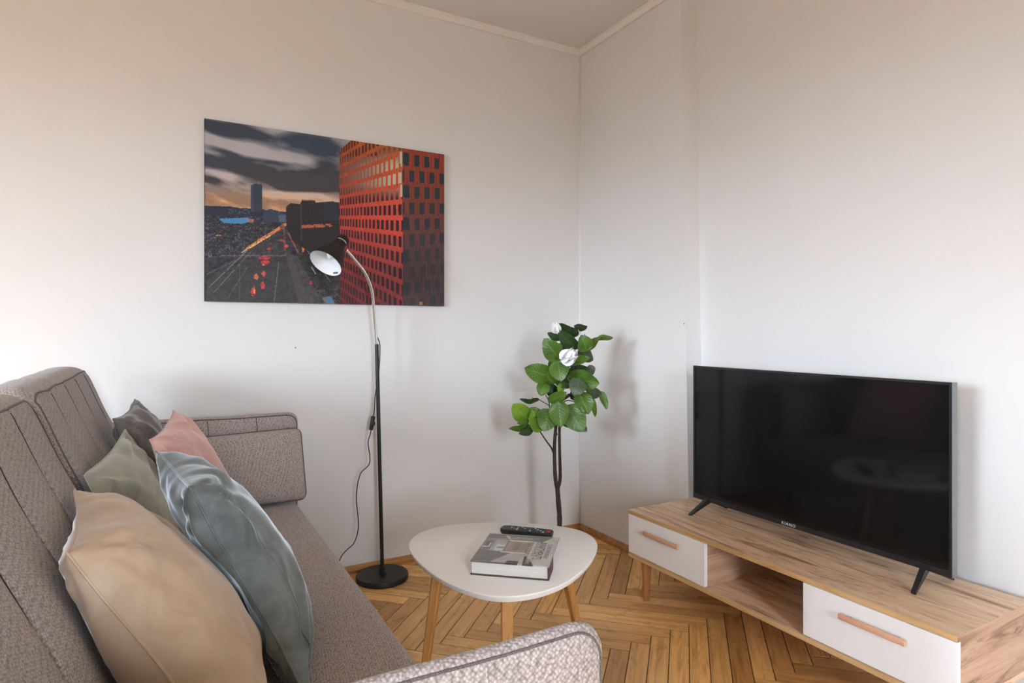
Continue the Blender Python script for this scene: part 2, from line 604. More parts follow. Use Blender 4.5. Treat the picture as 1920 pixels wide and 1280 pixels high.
def build_shell():
    T = 0.2
    # back wall (behind the picture)
    v, f = vf_box((ROOM_L - T, YW, -0.05), (XR + T, YW + T, ZC + 0.05))
    tag(obj('wall_back', v, f, M_WALL), 'cream painted wall behind the picture and the floor lamp', kind='structure')
    # right wall: full depth next to the corner, recessed behind the television
    yb, yt = ystep(-0.05), ystep(ZC + 0.05)
    z0, z1 = -0.05, ZC + 0.05
    foot = [[(XW, YW), (XW, None), (XR, None), (XR, ROOM_F), (XR + T, ROOM_F), (XR + T, YW)]]
    V = []
    for z, ys in ((z0, yb), (z1, yt)):
        for x, y in foot[0]:
            V.append((x, ys if y is None else y, z))
    F = [(i, (i + 1) % 6, 6 + (i + 1) % 6, 6 + i) for i in range(6)]
    F += [(0, 5, 4, 3, 2, 1), (6, 7, 8, 9, 10, 11)]
    o = obj('wall_right', V, F, M_WALL)
    tag(o, 'cream painted wall with a shallow recess behind the television', kind='structure')
    bm = bmesh.new()
    bm.from_mesh(o.data)
    bmesh.ops.recalc_face_normals(bm, faces=bm.faces)
    bm.to_mesh(o.data)
    bm.free()
    # window wall with two openings
    parts = [vf_box((ROOM_L - T, ROOM_F - T, -0.05), (ROOM_L, YW, WIN_Z[0])),
             vf_box((ROOM_L - T, ROOM_F - T, WIN_Z[1]), (ROOM_L, YW, ZC + 0.05))]
    ys = [ROOM_F - T, WIN[0][0], WIN[0][1], WIN[1][0], WIN[1][1], YW]
    for a, b in ((0, 1), (2, 3), (4, 5)):
        parts.append(vf_box((ROOM_L - T, ys[a], WIN_Z[0]), (ROOM_L, ys[b], WIN_Z[1])))
    v, f = join(parts)
    tag(obj('wall_left', v, f, M_WALL), 'cream painted window wall behind the sofa', kind='structure')
    parts = [vf_box((ROOM_L - T, ROOM_F - T, -0.05), (XR + T, ROOM_F, WIN_Z[0])), vf_box((ROOM_L - T, ROOM_F - T, WIN_Z[1]), (XR + T, ROOM_F, ZC + 0.05)),
             vf_box((ROOM_L - T, ROOM_F - T, WIN_Z[0]), (WIN_FILL[0], ROOM_F, WIN_Z[1])), vf_box((WIN_FILL[1], ROOM_F - T, WIN_Z[0]), (XR + T, ROOM_F, WIN_Z[1]))]
    v, f = join(parts)
    w, a, b, y0, y1 = 0.05, WIN_FILL[0], WIN_FILL[1], ROOM_F - 0.18, ROOM_F - 0.12  # frame of the window added to brighten the lower room
    vw, fw = join([vf_box((a, y0, WIN_Z[0]), (b, y1, WIN_Z[0] + w)), vf_box((a, y0, WIN_Z[1] - w), (b, y1, WIN_Z[1])),
                   vf_box((a, y0, WIN_Z[0]), (a + w, y1, WIN_Z[1])), vf_box((b - w, y0, WIN_Z[0]), (b, y1, WIN_Z[1]))])
    tag(obj('window_3', vw, fw, M_FRAMEWHITE), 'white frame of an unseen window added behind the viewer as fill light', kind='structure')
    tag(obj('wall_front', v, f, M_WALL), 'cream painted wall behind the viewer', kind='structure')
    v, f = vf_box((ROOM_L - T, ROOM_F - T, ZC), (XR + T, YW + T, ZC + 0.2))
    tag(obj('ceiling', v, f, M_CEIL), 'pale grey painted ceiling', kind='structure')
    # window frames
    for i, (a, b) in enumerate(WIN):
        w = 0.05
        x0, x1 = ROOM_L - 0.18, ROOM_L - 0.12
        parts = [vf_box((x0, a, WIN_Z[0]), (x1, b, WIN_Z[0] + w)), vf_box((x0, a, WIN_Z[1] - w), (x1, b, WIN_Z[1])),
                 vf_box((x0, a, WIN_Z[0]), (x1, a + w, WIN_Z[1])), vf_box((x0, b - w, WIN_Z[0]), (x1, b, WIN_Z[1]))]
        v, f = join(parts)
        tag(obj('window_%d' % (i + 1), v, f, M_FRAMEWHITE), 'white window frame in the wall behind the sofa', kind='structure')
    # ceiling moulding: a small cove along the two visible walls
    def mould(name, a, b, inward):
        a, b, n = Vector(a), Vector(b), Vector(inward)
        prof = [(0, -0.028), (0.010, -0.028), (0.014, -0.022), (0.022, -0.010), (0.030, -0.006), (0.030, 0.0), (0, 0)]
        m = 26
        V, F = [], []
        for i in range(m + 1):
            p = a.lerp(b, i / m)
            wob = 0.0012 * noise.noise(Vector((p.x * 5, p.y * 5, 3.1)))
            for d, h in prof:
                V.append(p + n * (d + wob if d > 0 else d) + Vector((0, 0, h + (wob if h < 0 else 0))))
        k = len(prof)
        for i in range(m):
            for j in range(k):
                F.append((i * k + j, i * k + (j + 1) % k, (i + 1) * k + (j + 1) % k, (i + 1) * k + j))
        tag(obj(name, V, F, M_TRIM), kind='structure')
    mould('trim_1', (ROOM_L, YW, ZC), (XW, YW, ZC), (0, -1, 0))
    mould('trim_2', (XW, YW, ZC), (XW, ystep(ZC), ZC), (-1, 0, 0))
    # filled inner corner (a thin bead of paint)
    v, f = vf_tube([(XW - 0.001, YW - 0.001, 0.03), (XW - 0.001, YW - 0.001, ZC - 0.02)], 0.006, 8)
    tag(obj('trim_3', v, f, M_TRIM, smooth=True), kind='structure')
    # skirting boards
    def skirt(name, a, b, inward):
        a, b, n = Vector(a), Vector(b), Vector(inward)
        prof = [(0, 0.0), (0.020, 0.0), (0.020, 0.014), (0.013, 0.024), (0.004, 0.031), (0, 0.031)]
        V = [p + n * d + Vector((0, 0, h)) for p in (a, b) for d, h in prof]
        k = len(prof)
        F = [(j, (j + 1) % k, k + (j + 1) % k, k + j) for j in range(k)]
        F += [tuple(range(k)), tuple(range(2 * k - 1, k - 1, -1))]
        tag(obj(name, V, F, M_SKIRT), kind='structure')
    skirt('baseboard_back', (ROOM_L, YW, 0), (XW, YW, 0), (0, -1, 0))
    skirt('baseboard_right', (XW, YW - 0.02, 0), (XW, ystep(0), 0), (-1, 0, 0))
    skirt('baseboard_recess', (XR, ystep(0), 0), (XR, ROOM_F, 0), (-1, 0, 0))


build_shell()


def paint_chips():
    m_dark = Mat('chip_dark', (0.10, 0.09, 0.085, 1), 0.9).m
    m_light = Mat('chip_plaster', (0.62, 0.60, 0.57, 1), 0.9).m
    rr = random.Random(5)
    wb, wr = bpy.data.objects['wall_back'], bpy.data.objects['wall_right']
    for wall, c, ax, size, m in ((wb, (0.497, YW, 1.026), 0, 0.0042, m_dark), (wb, (1.362, YW, 0.602), 0, 0.006, m_light), (wb, (0.150, YW, 1.23), 0, 0.002, m_dark),
                                 (wr, (XW, 2.055, 1.395), 1, 0.005, m_light), (wr, (XW, 2.022, 1.132), 1, 0.005, m_dark)):
        V = []
        for d in (0.0, 0.0006):
            for q in range(7):
                an = 2 * PI * q / 7
                r = size * rr.uniform(0.55, 1.0)
                a, b = r * math.cos(an) * .7, r * math.sin(an)
                V.append((c[0] + a, c[1] - d, c[2] + b) if ax == 0 else (c[0] - d, c[1] + a, c[2] + b))
        F = [tuple(range(7)), tuple(range(13, 6, -1))] + [(q, (q + 1) % 7, 7 + (q + 1) % 7, 7 + q) for q in range(7)]
        obj('paint_chip', V, F, m, wall)


paint_chips()


# ------------------------------------------------------------------ herringbone parquet
def clip_poly(poly, bounds):
    x0, x1, y0, y1 = bounds
    for ax, lim, sgn in ((0, x0, 1), (0, x1, -1), (1, y0, 1), (1, y1, -1)):
        out = []
        for i in range(len(poly)):
            p, q = poly[i], poly[(i + 1) % len(poly)]
            dp, dq = sgn * (p[ax] - lim), sgn * (q[ax] - lim)
            if dp >= 0:
                out.append(p)
            if dp * dq < 0:
                t = dp / (dp - dq)
                out.append((p[0] + (q[0] - p[0]) * t, p[1] + (q[1] - p[1]) * t))
        poly = out
        if not poly:
            break
    return poly


def build_floor():
    L, W, GAP = 0.5170, 0.0655, 0.0009
    U0, V0 = 2.218, -0.183
    s = 1 / math.sqrt(2)
    bounds = (ROOM_L, XR, ROOM_F, YW)
    v, f = vf_box((ROOM_L - .2, ROOM_F - .2, -0.10), (XR + .2, YW + .2, -0.006))
    floor = obj('floor', v, f, M_GAP)
    tag(floor, 'worn oak parquet floor laid in a herringbone pattern', kind='structure')
    mesh_cache = {}

    def plank_vf(poly):
        n = len(poly)
        cx = sum(p[0] for p in poly) / n
        cy = sum(p[1] for p in poly) / n
        def inset(d):
            # shrink along each axis of the plank
            out = []
            for p in poly:
                dx, dy = cx - p[0], cy - p[1]
                l = math.hypot(dx, dy)
                out.append((p[0] + dx / l * d, p[1] + dy / l * d))
            return out
        top = inset(0.0016)
        V = [(x, y, -0.008) for x, y in poly] + [(x, y, -0.0010) for x, y in poly] + [(x, y, 0.0) for x, y in top]
        F = [tuple(2 * n + i for i in range(n))]
        for i in range(n):
            j = (i + 1) % n
            F.append((i, j, n + j, n + i))
            F.append((n + i, n + j, 2 * n + j, 2 * n + i))
        return V, F

    def full_mesh():
        if 'full' not in mesh_cache:
            a, b = L / 2 - GAP, W / 2 - GAP
            V, F = plank_vf([(-a, -b), (a, -b), (a, b), (-a, b)])
            me = bpy.data.meshes.new('floor_plank')
            me.from_pydata(V, [], F)
            set_uv(me)
            me.materials.append(M_PLANK)
            mesh_cache['full'] = me
        return mesh_cache['full']

    def set_uv(me):
        uv = me.uv_layers.new(name='UVMap')
        for lp in me.loops:
            co = me.vertices[lp.vertex_index].co
            uv.data[lp.index].uv = (co.x, co.y)

    rest_V, rest_F, rest_uv = [], [], []
    rr = random.Random(3)
    rows = []
    for m in range(-9, 8):
        for k in range(-110, 90):
            U, Vv = U0 + k * W + m * L, V0 + k * W - m * L
            rows.append((((U - W + U) / 2, Vv - L / 2), -PI / 4, U - W, U, Vv - L, Vv))          # along (1,-1)
            rows.append(((U + L / 2, Vv - L + W / 2), PI / 4, U, U + L, Vv - L, Vv - L + W))      # along (1,1)
    n_obj = 0
    for (uc, vc), rot, u0, u1, v0, v1 in rows:
        x, y = (uc + vc) * s, (uc - vc) * s
        if x < ROOM_L - .3 or x > XR + .3 or y < ROOM_F - .3 or y > YW + .3:
            continue
        ca, sa = math.cos(rot), math.sin(rot)
        a, b = L / 2 - GAP, W / 2 - GAP
        corners = [(x + p * ca - q * sa, y + p * sa + q * ca) for p, q in ((-a, -b), (a, -b), (a, b), (-a, b))]
        inside = all(bounds[0] < p[0] < bounds[1] and bounds[2] < p[1] < bounds[3] for p in corners)
        near = x > 0.05 and y > 0.35 and y > 0.30 + 0.22 * x
        dz = rr.uniform(-0.0004, 0.0002)
        if inside and near:
            o = bpy.data.objects.new('floor_plank', full_mesh())
            C.objects.link(o)
            o.parent = floor
            o.location = (x, y, dz)
            o.rotation_euler = (rr.uniform(-.0012, .0012), 0, rot + rr.choice((0, PI)))
            n_obj += 1
            continue
        poly = clip_poly(corners, bounds)
        if len(poly) < 3:
            continue
        area = abs(sum(poly[i][0] * poly[(i + 1) % len(poly)][1] - poly[(i + 1) % len(poly)][0] * poly[i][1] for i in range(len(poly)))) / 2
        if area < 2e-4:
            continue
        loc = [((p[0] - x) * ca + (p[1] - y) * sa, -(p[0] - x) * sa + (p[1] - y) * ca) for p in poly]
        V, F = plank_vf(loc)
        if near and area > 0.004:
            me = bpy.data.meshes.new('floor_plank')
            me.from_pydata(V, [], F)
            set_uv(me)
            me.materials.append(M_PLANK)
            o = bpy.data.objects.new('floor_plank', me)
            C.objects.link(o)
            o.parent = floor
            o.location = (x, y, dz)
            o.rotation_euler = (0, 0, rot)
            n_obj += 1
        else:
            n = len(rest_V)
            rest_V += [(x + p * ca - q * sa, y + p * sa + q * ca, h) for p, q, h in V]
            rest_uv += [(p, q) for p, q, h in V]
            rest_F += [tuple(i + n for i in fc) for fc in F]
    me = bpy.data.meshes.new('floor_planks')
    me.from_pydata(rest_V, [], rest_F)
    uv = me.uv_layers.new(name='UVMap')
    for lp in me.loops:
        uv.data[lp.index].uv = rest_uv[lp.vertex_index]
    me.materials.append(M_PLANK)
    o = bpy.data.objects.new('floor_planks', me)
    C.objects.link(o)
    o.parent = floor
    o['kind'] = 'stuff'
    return n_obj


N_PLANKS = build_floor()


# ------------------------------------------------------------------ sofa
SEAT_Z = 0.43
SEAT_X = 0.462
ARM_Z = 0.770
Y_NEAR, Y_FAR = 0.562, 2.60            # outer face of the near arm, inner face of the far arm


def build_sofa():
    t = thing('sofa', 'brown-grey woven fabric sofa with channelled backrests and piped arms', 'sofa', (0.1, 1.6, 0))
    y0, y1 = Y_NEAR + 0.055, Y_FAR
    # seat: a padded slab with a soft crown
    nx, ny = 26, 70
    V, F = [], []
    xa, xb = -0.06, SEAT_X
    for i in range(nx + 1):
        for j in range(ny + 1):
            u, w = i / nx, j / ny
            x = xa + (xb - xa) * u
            y = y0 + 0.004 + (y1 - y0 - 0.008) * w
            d = max(0.0, (u - 0.90) / 0.10)
            z = SEAT_Z + 0.006 * math.sin(PI * min(1, u * 1.05)) * math.sin(PI * w) ** 0.5
            z += 0.0035 * noise.noise(Vector((x * 6, y * 4, 1.0)))
            z -= 0.030 * (1 - math.sqrt(max(0, 1 - d * d)))
            V.append((x, y, z))
    base = len(V)
    for i in range(nx):
        for j in range(ny):
            a = i * (ny + 1) + j
            F.append((a, a + ny + 1, a + ny + 2, a + 1))
    # skirt down from the rim
    rim = [i * (ny + 1) for i in range(nx + 1)] + [nx * (ny + 1) + j for j in range(1, ny + 1)] + \
          [i * (ny + 1) + ny for i in range(nx - 1, -1, -1)] + [j for j in range(ny - 1, 0, -1)]
    low = []
    for r in rim:
        x, y, z = V[r]
        low.append(len(V))
        V.append((x, y, 0.26))
    for i in range(len(rim)):
        j = (i + 1) % len(rim)
        F.append((rim[i], low[i], low[j], rim[j]))
    F.append(tuple(low[::-1]))
    obj('seat', V, F, M_SOFA, t, True, angle=60)
    box('base', (-0.36, y0 - 0.02, 0.11), (SEAT_X - 0.03, y1 + 0.02, 0.262), M_SOFA, t, 0.01, 2)
    for lx in (-0.30, 0.38):
        for ly in (Y_NEAR + 0.09, 2.54):
            lathe('leg', [(0.014, 0.0), (0.022, 0.12)], (lx, ly, 0.0), M_BLACK, t, n=14, cs=True, ce=True)

    # two backrests with channels
    prof = catmull([(0.0, 0.415), (-0.070, 0.56), (-0.135, 0.72), (-0.190, 0.845), (-0.222, 0.925), (-0.240, 0.962),
                    (-0.266, 0.977), (-0.308, 0.979), (-0.348, 0.970), (-0.368, 0.940), (-0.372, 0.86),
                    (-0.368, 0.62), (-0.352, 0.35), (-0.30, 0.27), (-0.10, 0.27), (0.0, 0.30)], 5, closed=False)
    prof = [(p[0], p[1]) for p in [Vector((q[0], q[1], 0)) for q in prof]]
    pc = (-0.18, 0.62)

    def backrest(ya, yb, seams):
        n = 150
        rr = 0.06
        V, F = [], []
        k = len(prof)
        for i in range(n + 1):
            # denser sampling near the ends
            u = i / n
            y = ya + (yb - ya) * u
            d = min(y - ya, yb - y)
            e = 0.0 if d >= rr else rr * (1 - math.sqrt(max(0.0, 1 - ((rr - d) / rr) ** 2)))
            puff = 0.0
            ends = [ya] + seams + [yb]
            for a, b in zip(ends[:-1], ends[1:]):
                if a <= y <= b:
                    puff = 0.010 * (math.sin(PI * (y - a) / (b - a)) ** 0.35) if b - a > 0.02 else 0
            groove = sum(math.exp(-((y - q) / 0.0045) ** 2) for q in seams) * 0.006
            for j, (px, pz) in enumerate(prof):
                dx, dz = px - pc[0], pz - pc[1]
                l = math.hypot(dx, dz)
                front = 1.0 if (j < 26) else 0.0
                blend = front * min(1.0, max(0.0, (26 - j) / 5)) if j > 20 else front
                off = blend * (puff - groove) - e
                wr = 0.003 * noise.noise(Vector((px * 9, y * 9, pz * 9)))
                V.append((px + dx / l * (off + wr), y, pz + dz / l * (off * 0.8 + wr)))
        for i in range(n):
            for j in range(k):
                jj = (j + 1) % k
                F.append((i * k + j, (i + 1) * k + j, (i + 1) * k + jj, i * k + jj))
        F.append(tuple(range(k)))
        F.append(tuple(n * k + j for j in range(k - 1, -1, -1)))
        b = obj('backrest', V, F, M_SOFA, t, True, angle=70)
        # piping along the upper front edge and down both ends of the face
        line = []
        jt = 25
        pts = []
        for i in range(n + 1):
            pts.append(Vector(V[i * k + jt]))
        side_a = [Vector(V[3 * k + j]) for j in range(3, jt)]
        side_b = [Vector(V[(n - 3) * k + j]) for j in range(jt - 1, 2, -1)]
        tube('piping', side_a + pts[3:n - 2] + side_b, 0.0024, M_PIPE, b, 8)
        for q in seams:
            i = round((q - ya) / (yb - ya) * n)
            tube('seam', [Vector(V[i * k + j]) for j in range(2, jt)], 0.0016, M_SEAM, b, 6)
        return b

    backrest(1.600, 2.592, [1.805, 2.03, 2.25, 2.47])
    backrest(0.622, 1.572, [0.73, 0.95, 1.16, 1.37])

    # arms
    def arm(ya, yb, seams, xf, face):
        xb_, zb_ = -0.36, 0.12
        r = 0.038
        out = []
        for cx, cz, a0 in ((xf - r, ARM_Z - r, 0), (xb_ + r, ARM_Z - r, 90), (xb_ + r, zb_ + r, 180), (xf - r, zb_ + r, 270)):
            for q in range(9):
                an = math.radians(a0 + 90 * q / 8)
                out.append((cx + r * math.cos(an), cz + r * math.sin(an)))
        # subdivide straight runs
        pts = []
        for i in range(len(out)):
            p, q = out[i], out[(i + 1) % len(out)]
            m = max(1, int(math.hypot(q[0] - p[0], q[1] - p[1]) / 0.03))
            for s_ in range(m):
                pts.append((p[0] + (q[0] - p[0]) * s_ / m, p[1] + (q[1] - p[1]) * s_ / m))
        cx, cz = (xf + xb_) / 2, (ARM_Z + zb_) / 2
        th = yb - ya
        rings = []
        # rings from one face centre, over the rim, to the other face centre
        spec = ((0.16, ya - 0.004), (0.09, ya - 0.003), (0.04, ya - 0.001), (0.016, ya + 0.001), (0.009, ya + 0.006),
                          (0.004, ya + th * 0.24), (0.0, ya + th * 0.5), (0.004, yb - th * 0.24), (0.009, yb - 0.006), (0.016, yb - 0.001),
                          (0.04, yb + 0.001), (0.09, yb + 0.003), (0.16, yb + 0.004))
        if face < 0:      # padded towards the seat: the crest lies just behind the outer seam
            spec = ((0.16, ya - 0.005), (0.09, ya - 0.004), (0.04, ya - 0.003), (0.014, ya - 0.001), (0.0075, ya + 0.002), (0.002, ya + 0.006),
                    (0.0, ya + 0.013), (0.003, ya + 0.021), (0.010, ya + 0.029), (0.022, ya + 0.038), (0.04, yb - 0.007), (0.09, yb), (0.16, yb + 0.002))
        for inset, yy in spec:
            ring = []
            for x, z in pts:
                sx = 1 - inset / ((xf - xb_) / 2)
                sz = 1 - inset / ((ARM_Z - zb_) / 2)
                wv = 0.0025 * noise.noise(Vector((x * 7, yy * 20, z * 7)))
                ring.append((cx + (x - cx) * sx, yy, cz + (z - cz) * sz + wv))
            rings.append(ring)
        V = [p for ring in rings for p in ring]
        k = len(pts)
        F = []
        for i in range(len(rings) - 1):
            for j in range(k):
                jj = (j + 1) % k
                F.append((i * k + j, i * k + jj, (i + 1) * k + jj, (i + 1) * k + j))
        F.append(tuple(range(k))[::-1])
        F.append(tuple((len(rings) - 1) * k + j for j in range(k)))
        a = obj('arm', V, F, M_SOFA, t, True, angle=80)
        for ri in ((4, 8) if face > 0 else (4,)):
            tube('piping', [Vector(p) for p in rings[ri]], 0.0026 if face > 0 else 0.0018, M_PIPE, a, 8, closed=True)
        yy = ya - 0.0042 if face < 0 else yb + 0.0042
        for sx_ in seams:
            for y_ in ((ya - 0.0038, yb + 0.0038) if face > 0 else (ya - 0.0046,)):
                tube('seam', [(sx_ + 0.004 * math.sin(q), y_ + (0.0035 if q == 0 else 0.0012 if q == 1 else 0) * (1 if y_ < ya else -1), ARM_Z - 0.012 - 0.045 * q) for q in range(0, 13)],
                     0.0013, M_SEAM if face > 0 else M_SOFA, a, 6)
        return a
    arm(Y_NEAR, Y_NEAR + 0.055, [0.285, 0.03], 0.440, -1)
    arm(Y_FAR + 0.004, Y_FAR + 0.070, [0.312, 0.140], 0.474, 1)
    return t


build_sofa()


# ------------------------------------------------------------------ cushions
def back_x(z):
    """front surface of the backrest at height z, with a little air"""
    return float(np.interp(z, [0.415, 0.56, 0.72, 0.845, 0.925, 0.962], [0.0, -0.070, -0.135, -0.190, -0.222, -0.240])) + 0.022


COVERS = {}


def pillow(name, label, mat, TN, TF, BN, BF, thick, seed, wr=0.006, cat='cushion', power=0.42, pinch=0.07, group=None, ears=0.0, nres=46, bk=0.8, zip_u=None, avoid=()):
    TN, TF, BN, BF = map(Vector, (TN, TF, BN, BF))
    ctr = (TN + TF + BN + BF) / 4
    du = (TF + BF - TN - BN) / 4
    dv = (TN + TF - BN - BF) / 4
    nrm = du.cross(dv).normalized()
    if nrm.x < 0:
        nrm = -nrm
    zmin = SEAT_Z + 0.006
    t = thing(name, label, cat, (ctr.x, ctr.y, zmin - 0.006), group)
    N = nres

    def pt(u, v, side):
        uu = u * (1 - pinch * (1 - v * v) * abs(u) ** 2)
        vv = v * (1 - pinch * (1 - u * u) * abs(v) ** 2)
        a, b = (uu + 1) / 2, (vv + 1) / 2
        p = BN.lerp(BF, a).lerp(TN.lerp(TF, a), b)
        h = thick * (1.0 if side > 0 else bk) * max(0.0, (1 - u * u) * (1 - v * v)) ** power
        edge = 1 - max(0.0, (1 - u * u) * (1 - v * v)) ** 0.5
        q = Vector((u * 2.1 + seed * 3.7, v * 2.1 - seed, side * 2.0))
        w = wr * noise.noise(q) + wr * 0.7 * noise.noise(q * 2.3)
        # pulled folds that run into the corners
        c = abs(u) * abs(v)
        ang = math.atan2(abs(v) - 1.0, abs(u) - 1.0)
        fold = wr * 1.5 * math.sin(ang * 11 + seed) * c ** 1.5 * (1 - c) * 4 * (h / thick if thick else 0)
        h2 = h + (w * (0.35 + edge) + fold) * min(1.0, h / (thick * 0.25))
        p = p + nrm * (side * max(h2, 0.0005 if h > 0 else 0.0))
        p += nrm * (0.006 * noise.noise(Vector((u * 1.3 + seed, v * 1.3, 5))))
        if p.z < zmin:
            p.z = zmin + (p.z - zmin) * 0.05
        p.x = max(p.x, back_x(p.z))
        if side < 0 or h < 1e-4:         # pressed flat where it leans on its neighbour
            for tree in avoid:
                hit, hn, _, _ = tree.ray_cast(p - nrm * 0.009, nrm)
                if hit is not None and hn.dot(nrm) > 0:
                    p = hit + nrm * 0.009
        return p

    def grid_t(i):
        s = -1 + 2 * i / N
        return math.sin(s * PI / 2) * 0.55 + s * 0.45

    V, F = [], []
    idx = {}
    for side in (1, -1):
        for i in range(N + 1):
            for j in range(N + 1):
                rimv = i in (0, N) or j in (0, N)
                if side == -1 and rimv:
                    idx[(side, i, j)] = idx[(1, i, j)]
                    continue
                idx[(side, i, j)] = len(V)
                V.append(pt(grid_t(i), grid_t(j), side))
        for i in range(N):
            for j in range(N):
                q = [idx[(side, i, j)], idx[(side, i + 1, j)], idx[(side, i + 1, j + 1)], idx[(side, i, j + 1)]]
                F.append(tuple(q if side == 1 else q[::-1]))
    obj('cover', V, F, mat, t, True)
    COVERS[label] = BVHTree.FromPolygons(V, F)
    rim = [(i, 0) for i in range(N)] + [(N, j) for j in range(N)] + [(i, N) for i in range(N, 0, -1)] + [(0, j) for j in range(N, 0, -1)]
    tube('seam', [V[idx[(1, i, j)]] for i, j in rim], 0.0022, mat, t, 6, closed=True)
    if zip_u is not None:
        tube('zip_seam', [pt(zip_u, -0.97 + 1.9 * q / 40, 1) for q in range(41)], 0.0018, mat, t, 6)
    return t


pillow('cushion', 'sage green velvet cushion lying against the sofa backrest', M_GREEN,
       (-0.153, 1.560, 0.797), (-0.098, 2.000, 0.828), (0.000, 1.480, 0.445), (0.050, 1.920, 0.445), 0.060, 4, wr=0.012, bk=0.6)
pillow('cushion', 'crumpled dark taupe cushion in the far corner of the sofa', M_TAUPE,
       (-0.130, 2.120, 0.846), (-0.090, 2.450, 0.868), (0.040, 2.080, 0.445), (0.060, 2.430, 0.445), 0.070, 5, wr=0.014, bk=0.7)
pillow('cushion', 'beige velvet cushion, nearest of the row on the sofa', M_BEIGE,
       (-0.118, 1.036, 0.795), (-0.150, 1.420, 0.800), (0.110, 0.960, 0.440), (0.150, 1.370, 0.440), 0.098, 1, bk=0.9, wr=0.009)
pillow('cushion', 'blue-grey velvet cushion leaning between the beige and the pink one', M_BLUE,
       (0.038, 1.252, 0.820), (-0.016, 1.661, 0.822), (0.222, 1.145, 0.44), (0.275, 1.620, 0.44), 0.092, 2, wr=0.013, bk=0.62, zip_u=-0.80, avoid=list(COVERS.values()))
pillow('cushion', 'pale pink velvet cushion near the far sofa arm', M_PINK,
       (-0.034, 1.850, 0.818), (0.023, 2.250, 0.846), (0.100, 1.850, 0.445), (0.225, 2.280, 0.445), 0.080, 3, wr=0.013, bk=0.3, avoid=list(COVERS.values()))


def build_bolster():
    # flat rectangular arm cushion in the sofa's own fabric, with piping all round
    pillow_pts = dict(TN=(-0.075, 2.553, 0.700), TF=(0.468, 2.546, 0.716), BN=(0.035, 2.505, 0.440), BF=(0.482, 2.500, 0.444))
    t = thing('arm_cushion', 'flat brown-grey woven cushion with dark piping against the far sofa arm', 'cushion', (0.18, 2.53, SEAT_Z))
    TN, TF, BN, BF = (Vector(pillow_pts[k]) for k in ('TN', 'TF', 'BN', 'BF'))
    n = Vector((0, -1, 0.19)).normalized()
    Nu, Nv = 60, 34
    th = 0.042

    def pt(u, v, side):
        # rounded corners
        ru, rv = 0.10, 0.20
        au, av = max(0, (abs(u) - 1 + ru) / ru), max(0, (abs(v) - 1 + rv) / rv)
        l = math.hypot(au, av)
        su, sv = u, v
        if l > 1:
            au2, av2 = au / l, av / l
            su = math.copysign(1 - ru + ru * au2, u)
            sv = math.copysign(1 - rv + rv * av2, v)
        a, b = (su + 1) / 2, (sv + 1) / 2
        p = BN.lerp(BF, a).lerp(TN.lerp(TF, a), b)
        h = th * max(0, (1 - u ** 4) * (1 - v ** 4)) ** 0.42
        h += 0.004 * noise.noise(Vector((u * 3, v * 2, side))) * (1 if h > 0.01 else 0)
        p += n * side * h
        p.z = max(p.z, SEAT_Z + 0.012)
        return p
    V, F, idx = [], [], {}
    for side in (1, -1):
        for i in range(Nu + 1):
            for j in range(Nv + 1):
                if side == -1 and (i in (0, Nu) or j in (0, Nv)):
                    idx[(side, i, j)] = idx[(1, i, j)]
                    continue
                idx[(side, i, j)] = len(V)
                V.append(pt(math.sin((-1 + 2 * i / Nu) * PI / 2) * .5 + (-1 + 2 * i / Nu) * .5,
                            math.sin((-1 + 2 * j / Nv) * PI / 2) * .5 + (-1 + 2 * j / Nv) * .5, side))
        for i in range(Nu):
            for j in range(Nv):
                q = [idx[(side, i, j)], idx[(side, i + 1, j)], idx[(side, i + 1, j + 1)], idx[(side, i, j + 1)]]
                F.append(tuple(q if side == -1 else q[::-1]))
    obj('cover', V, F, M_SOFA, t, True)
    rim = [(i, 0) for i in range(Nu)] + [(Nu, j) for j in range(Nv)] + [(i, Nv) for i in range(Nu, 0, -1)] + [(0, j) for j in range(Nv, 0, -1)]
    tube('piping', [V[idx[(1, i, j)]] for i, j in rim], 0.0034, M_PIPE, t, 8, closed=True)


build_bolster()


# ------------------------------------------------------------------ coffee table
TABLE_Z = 0.45


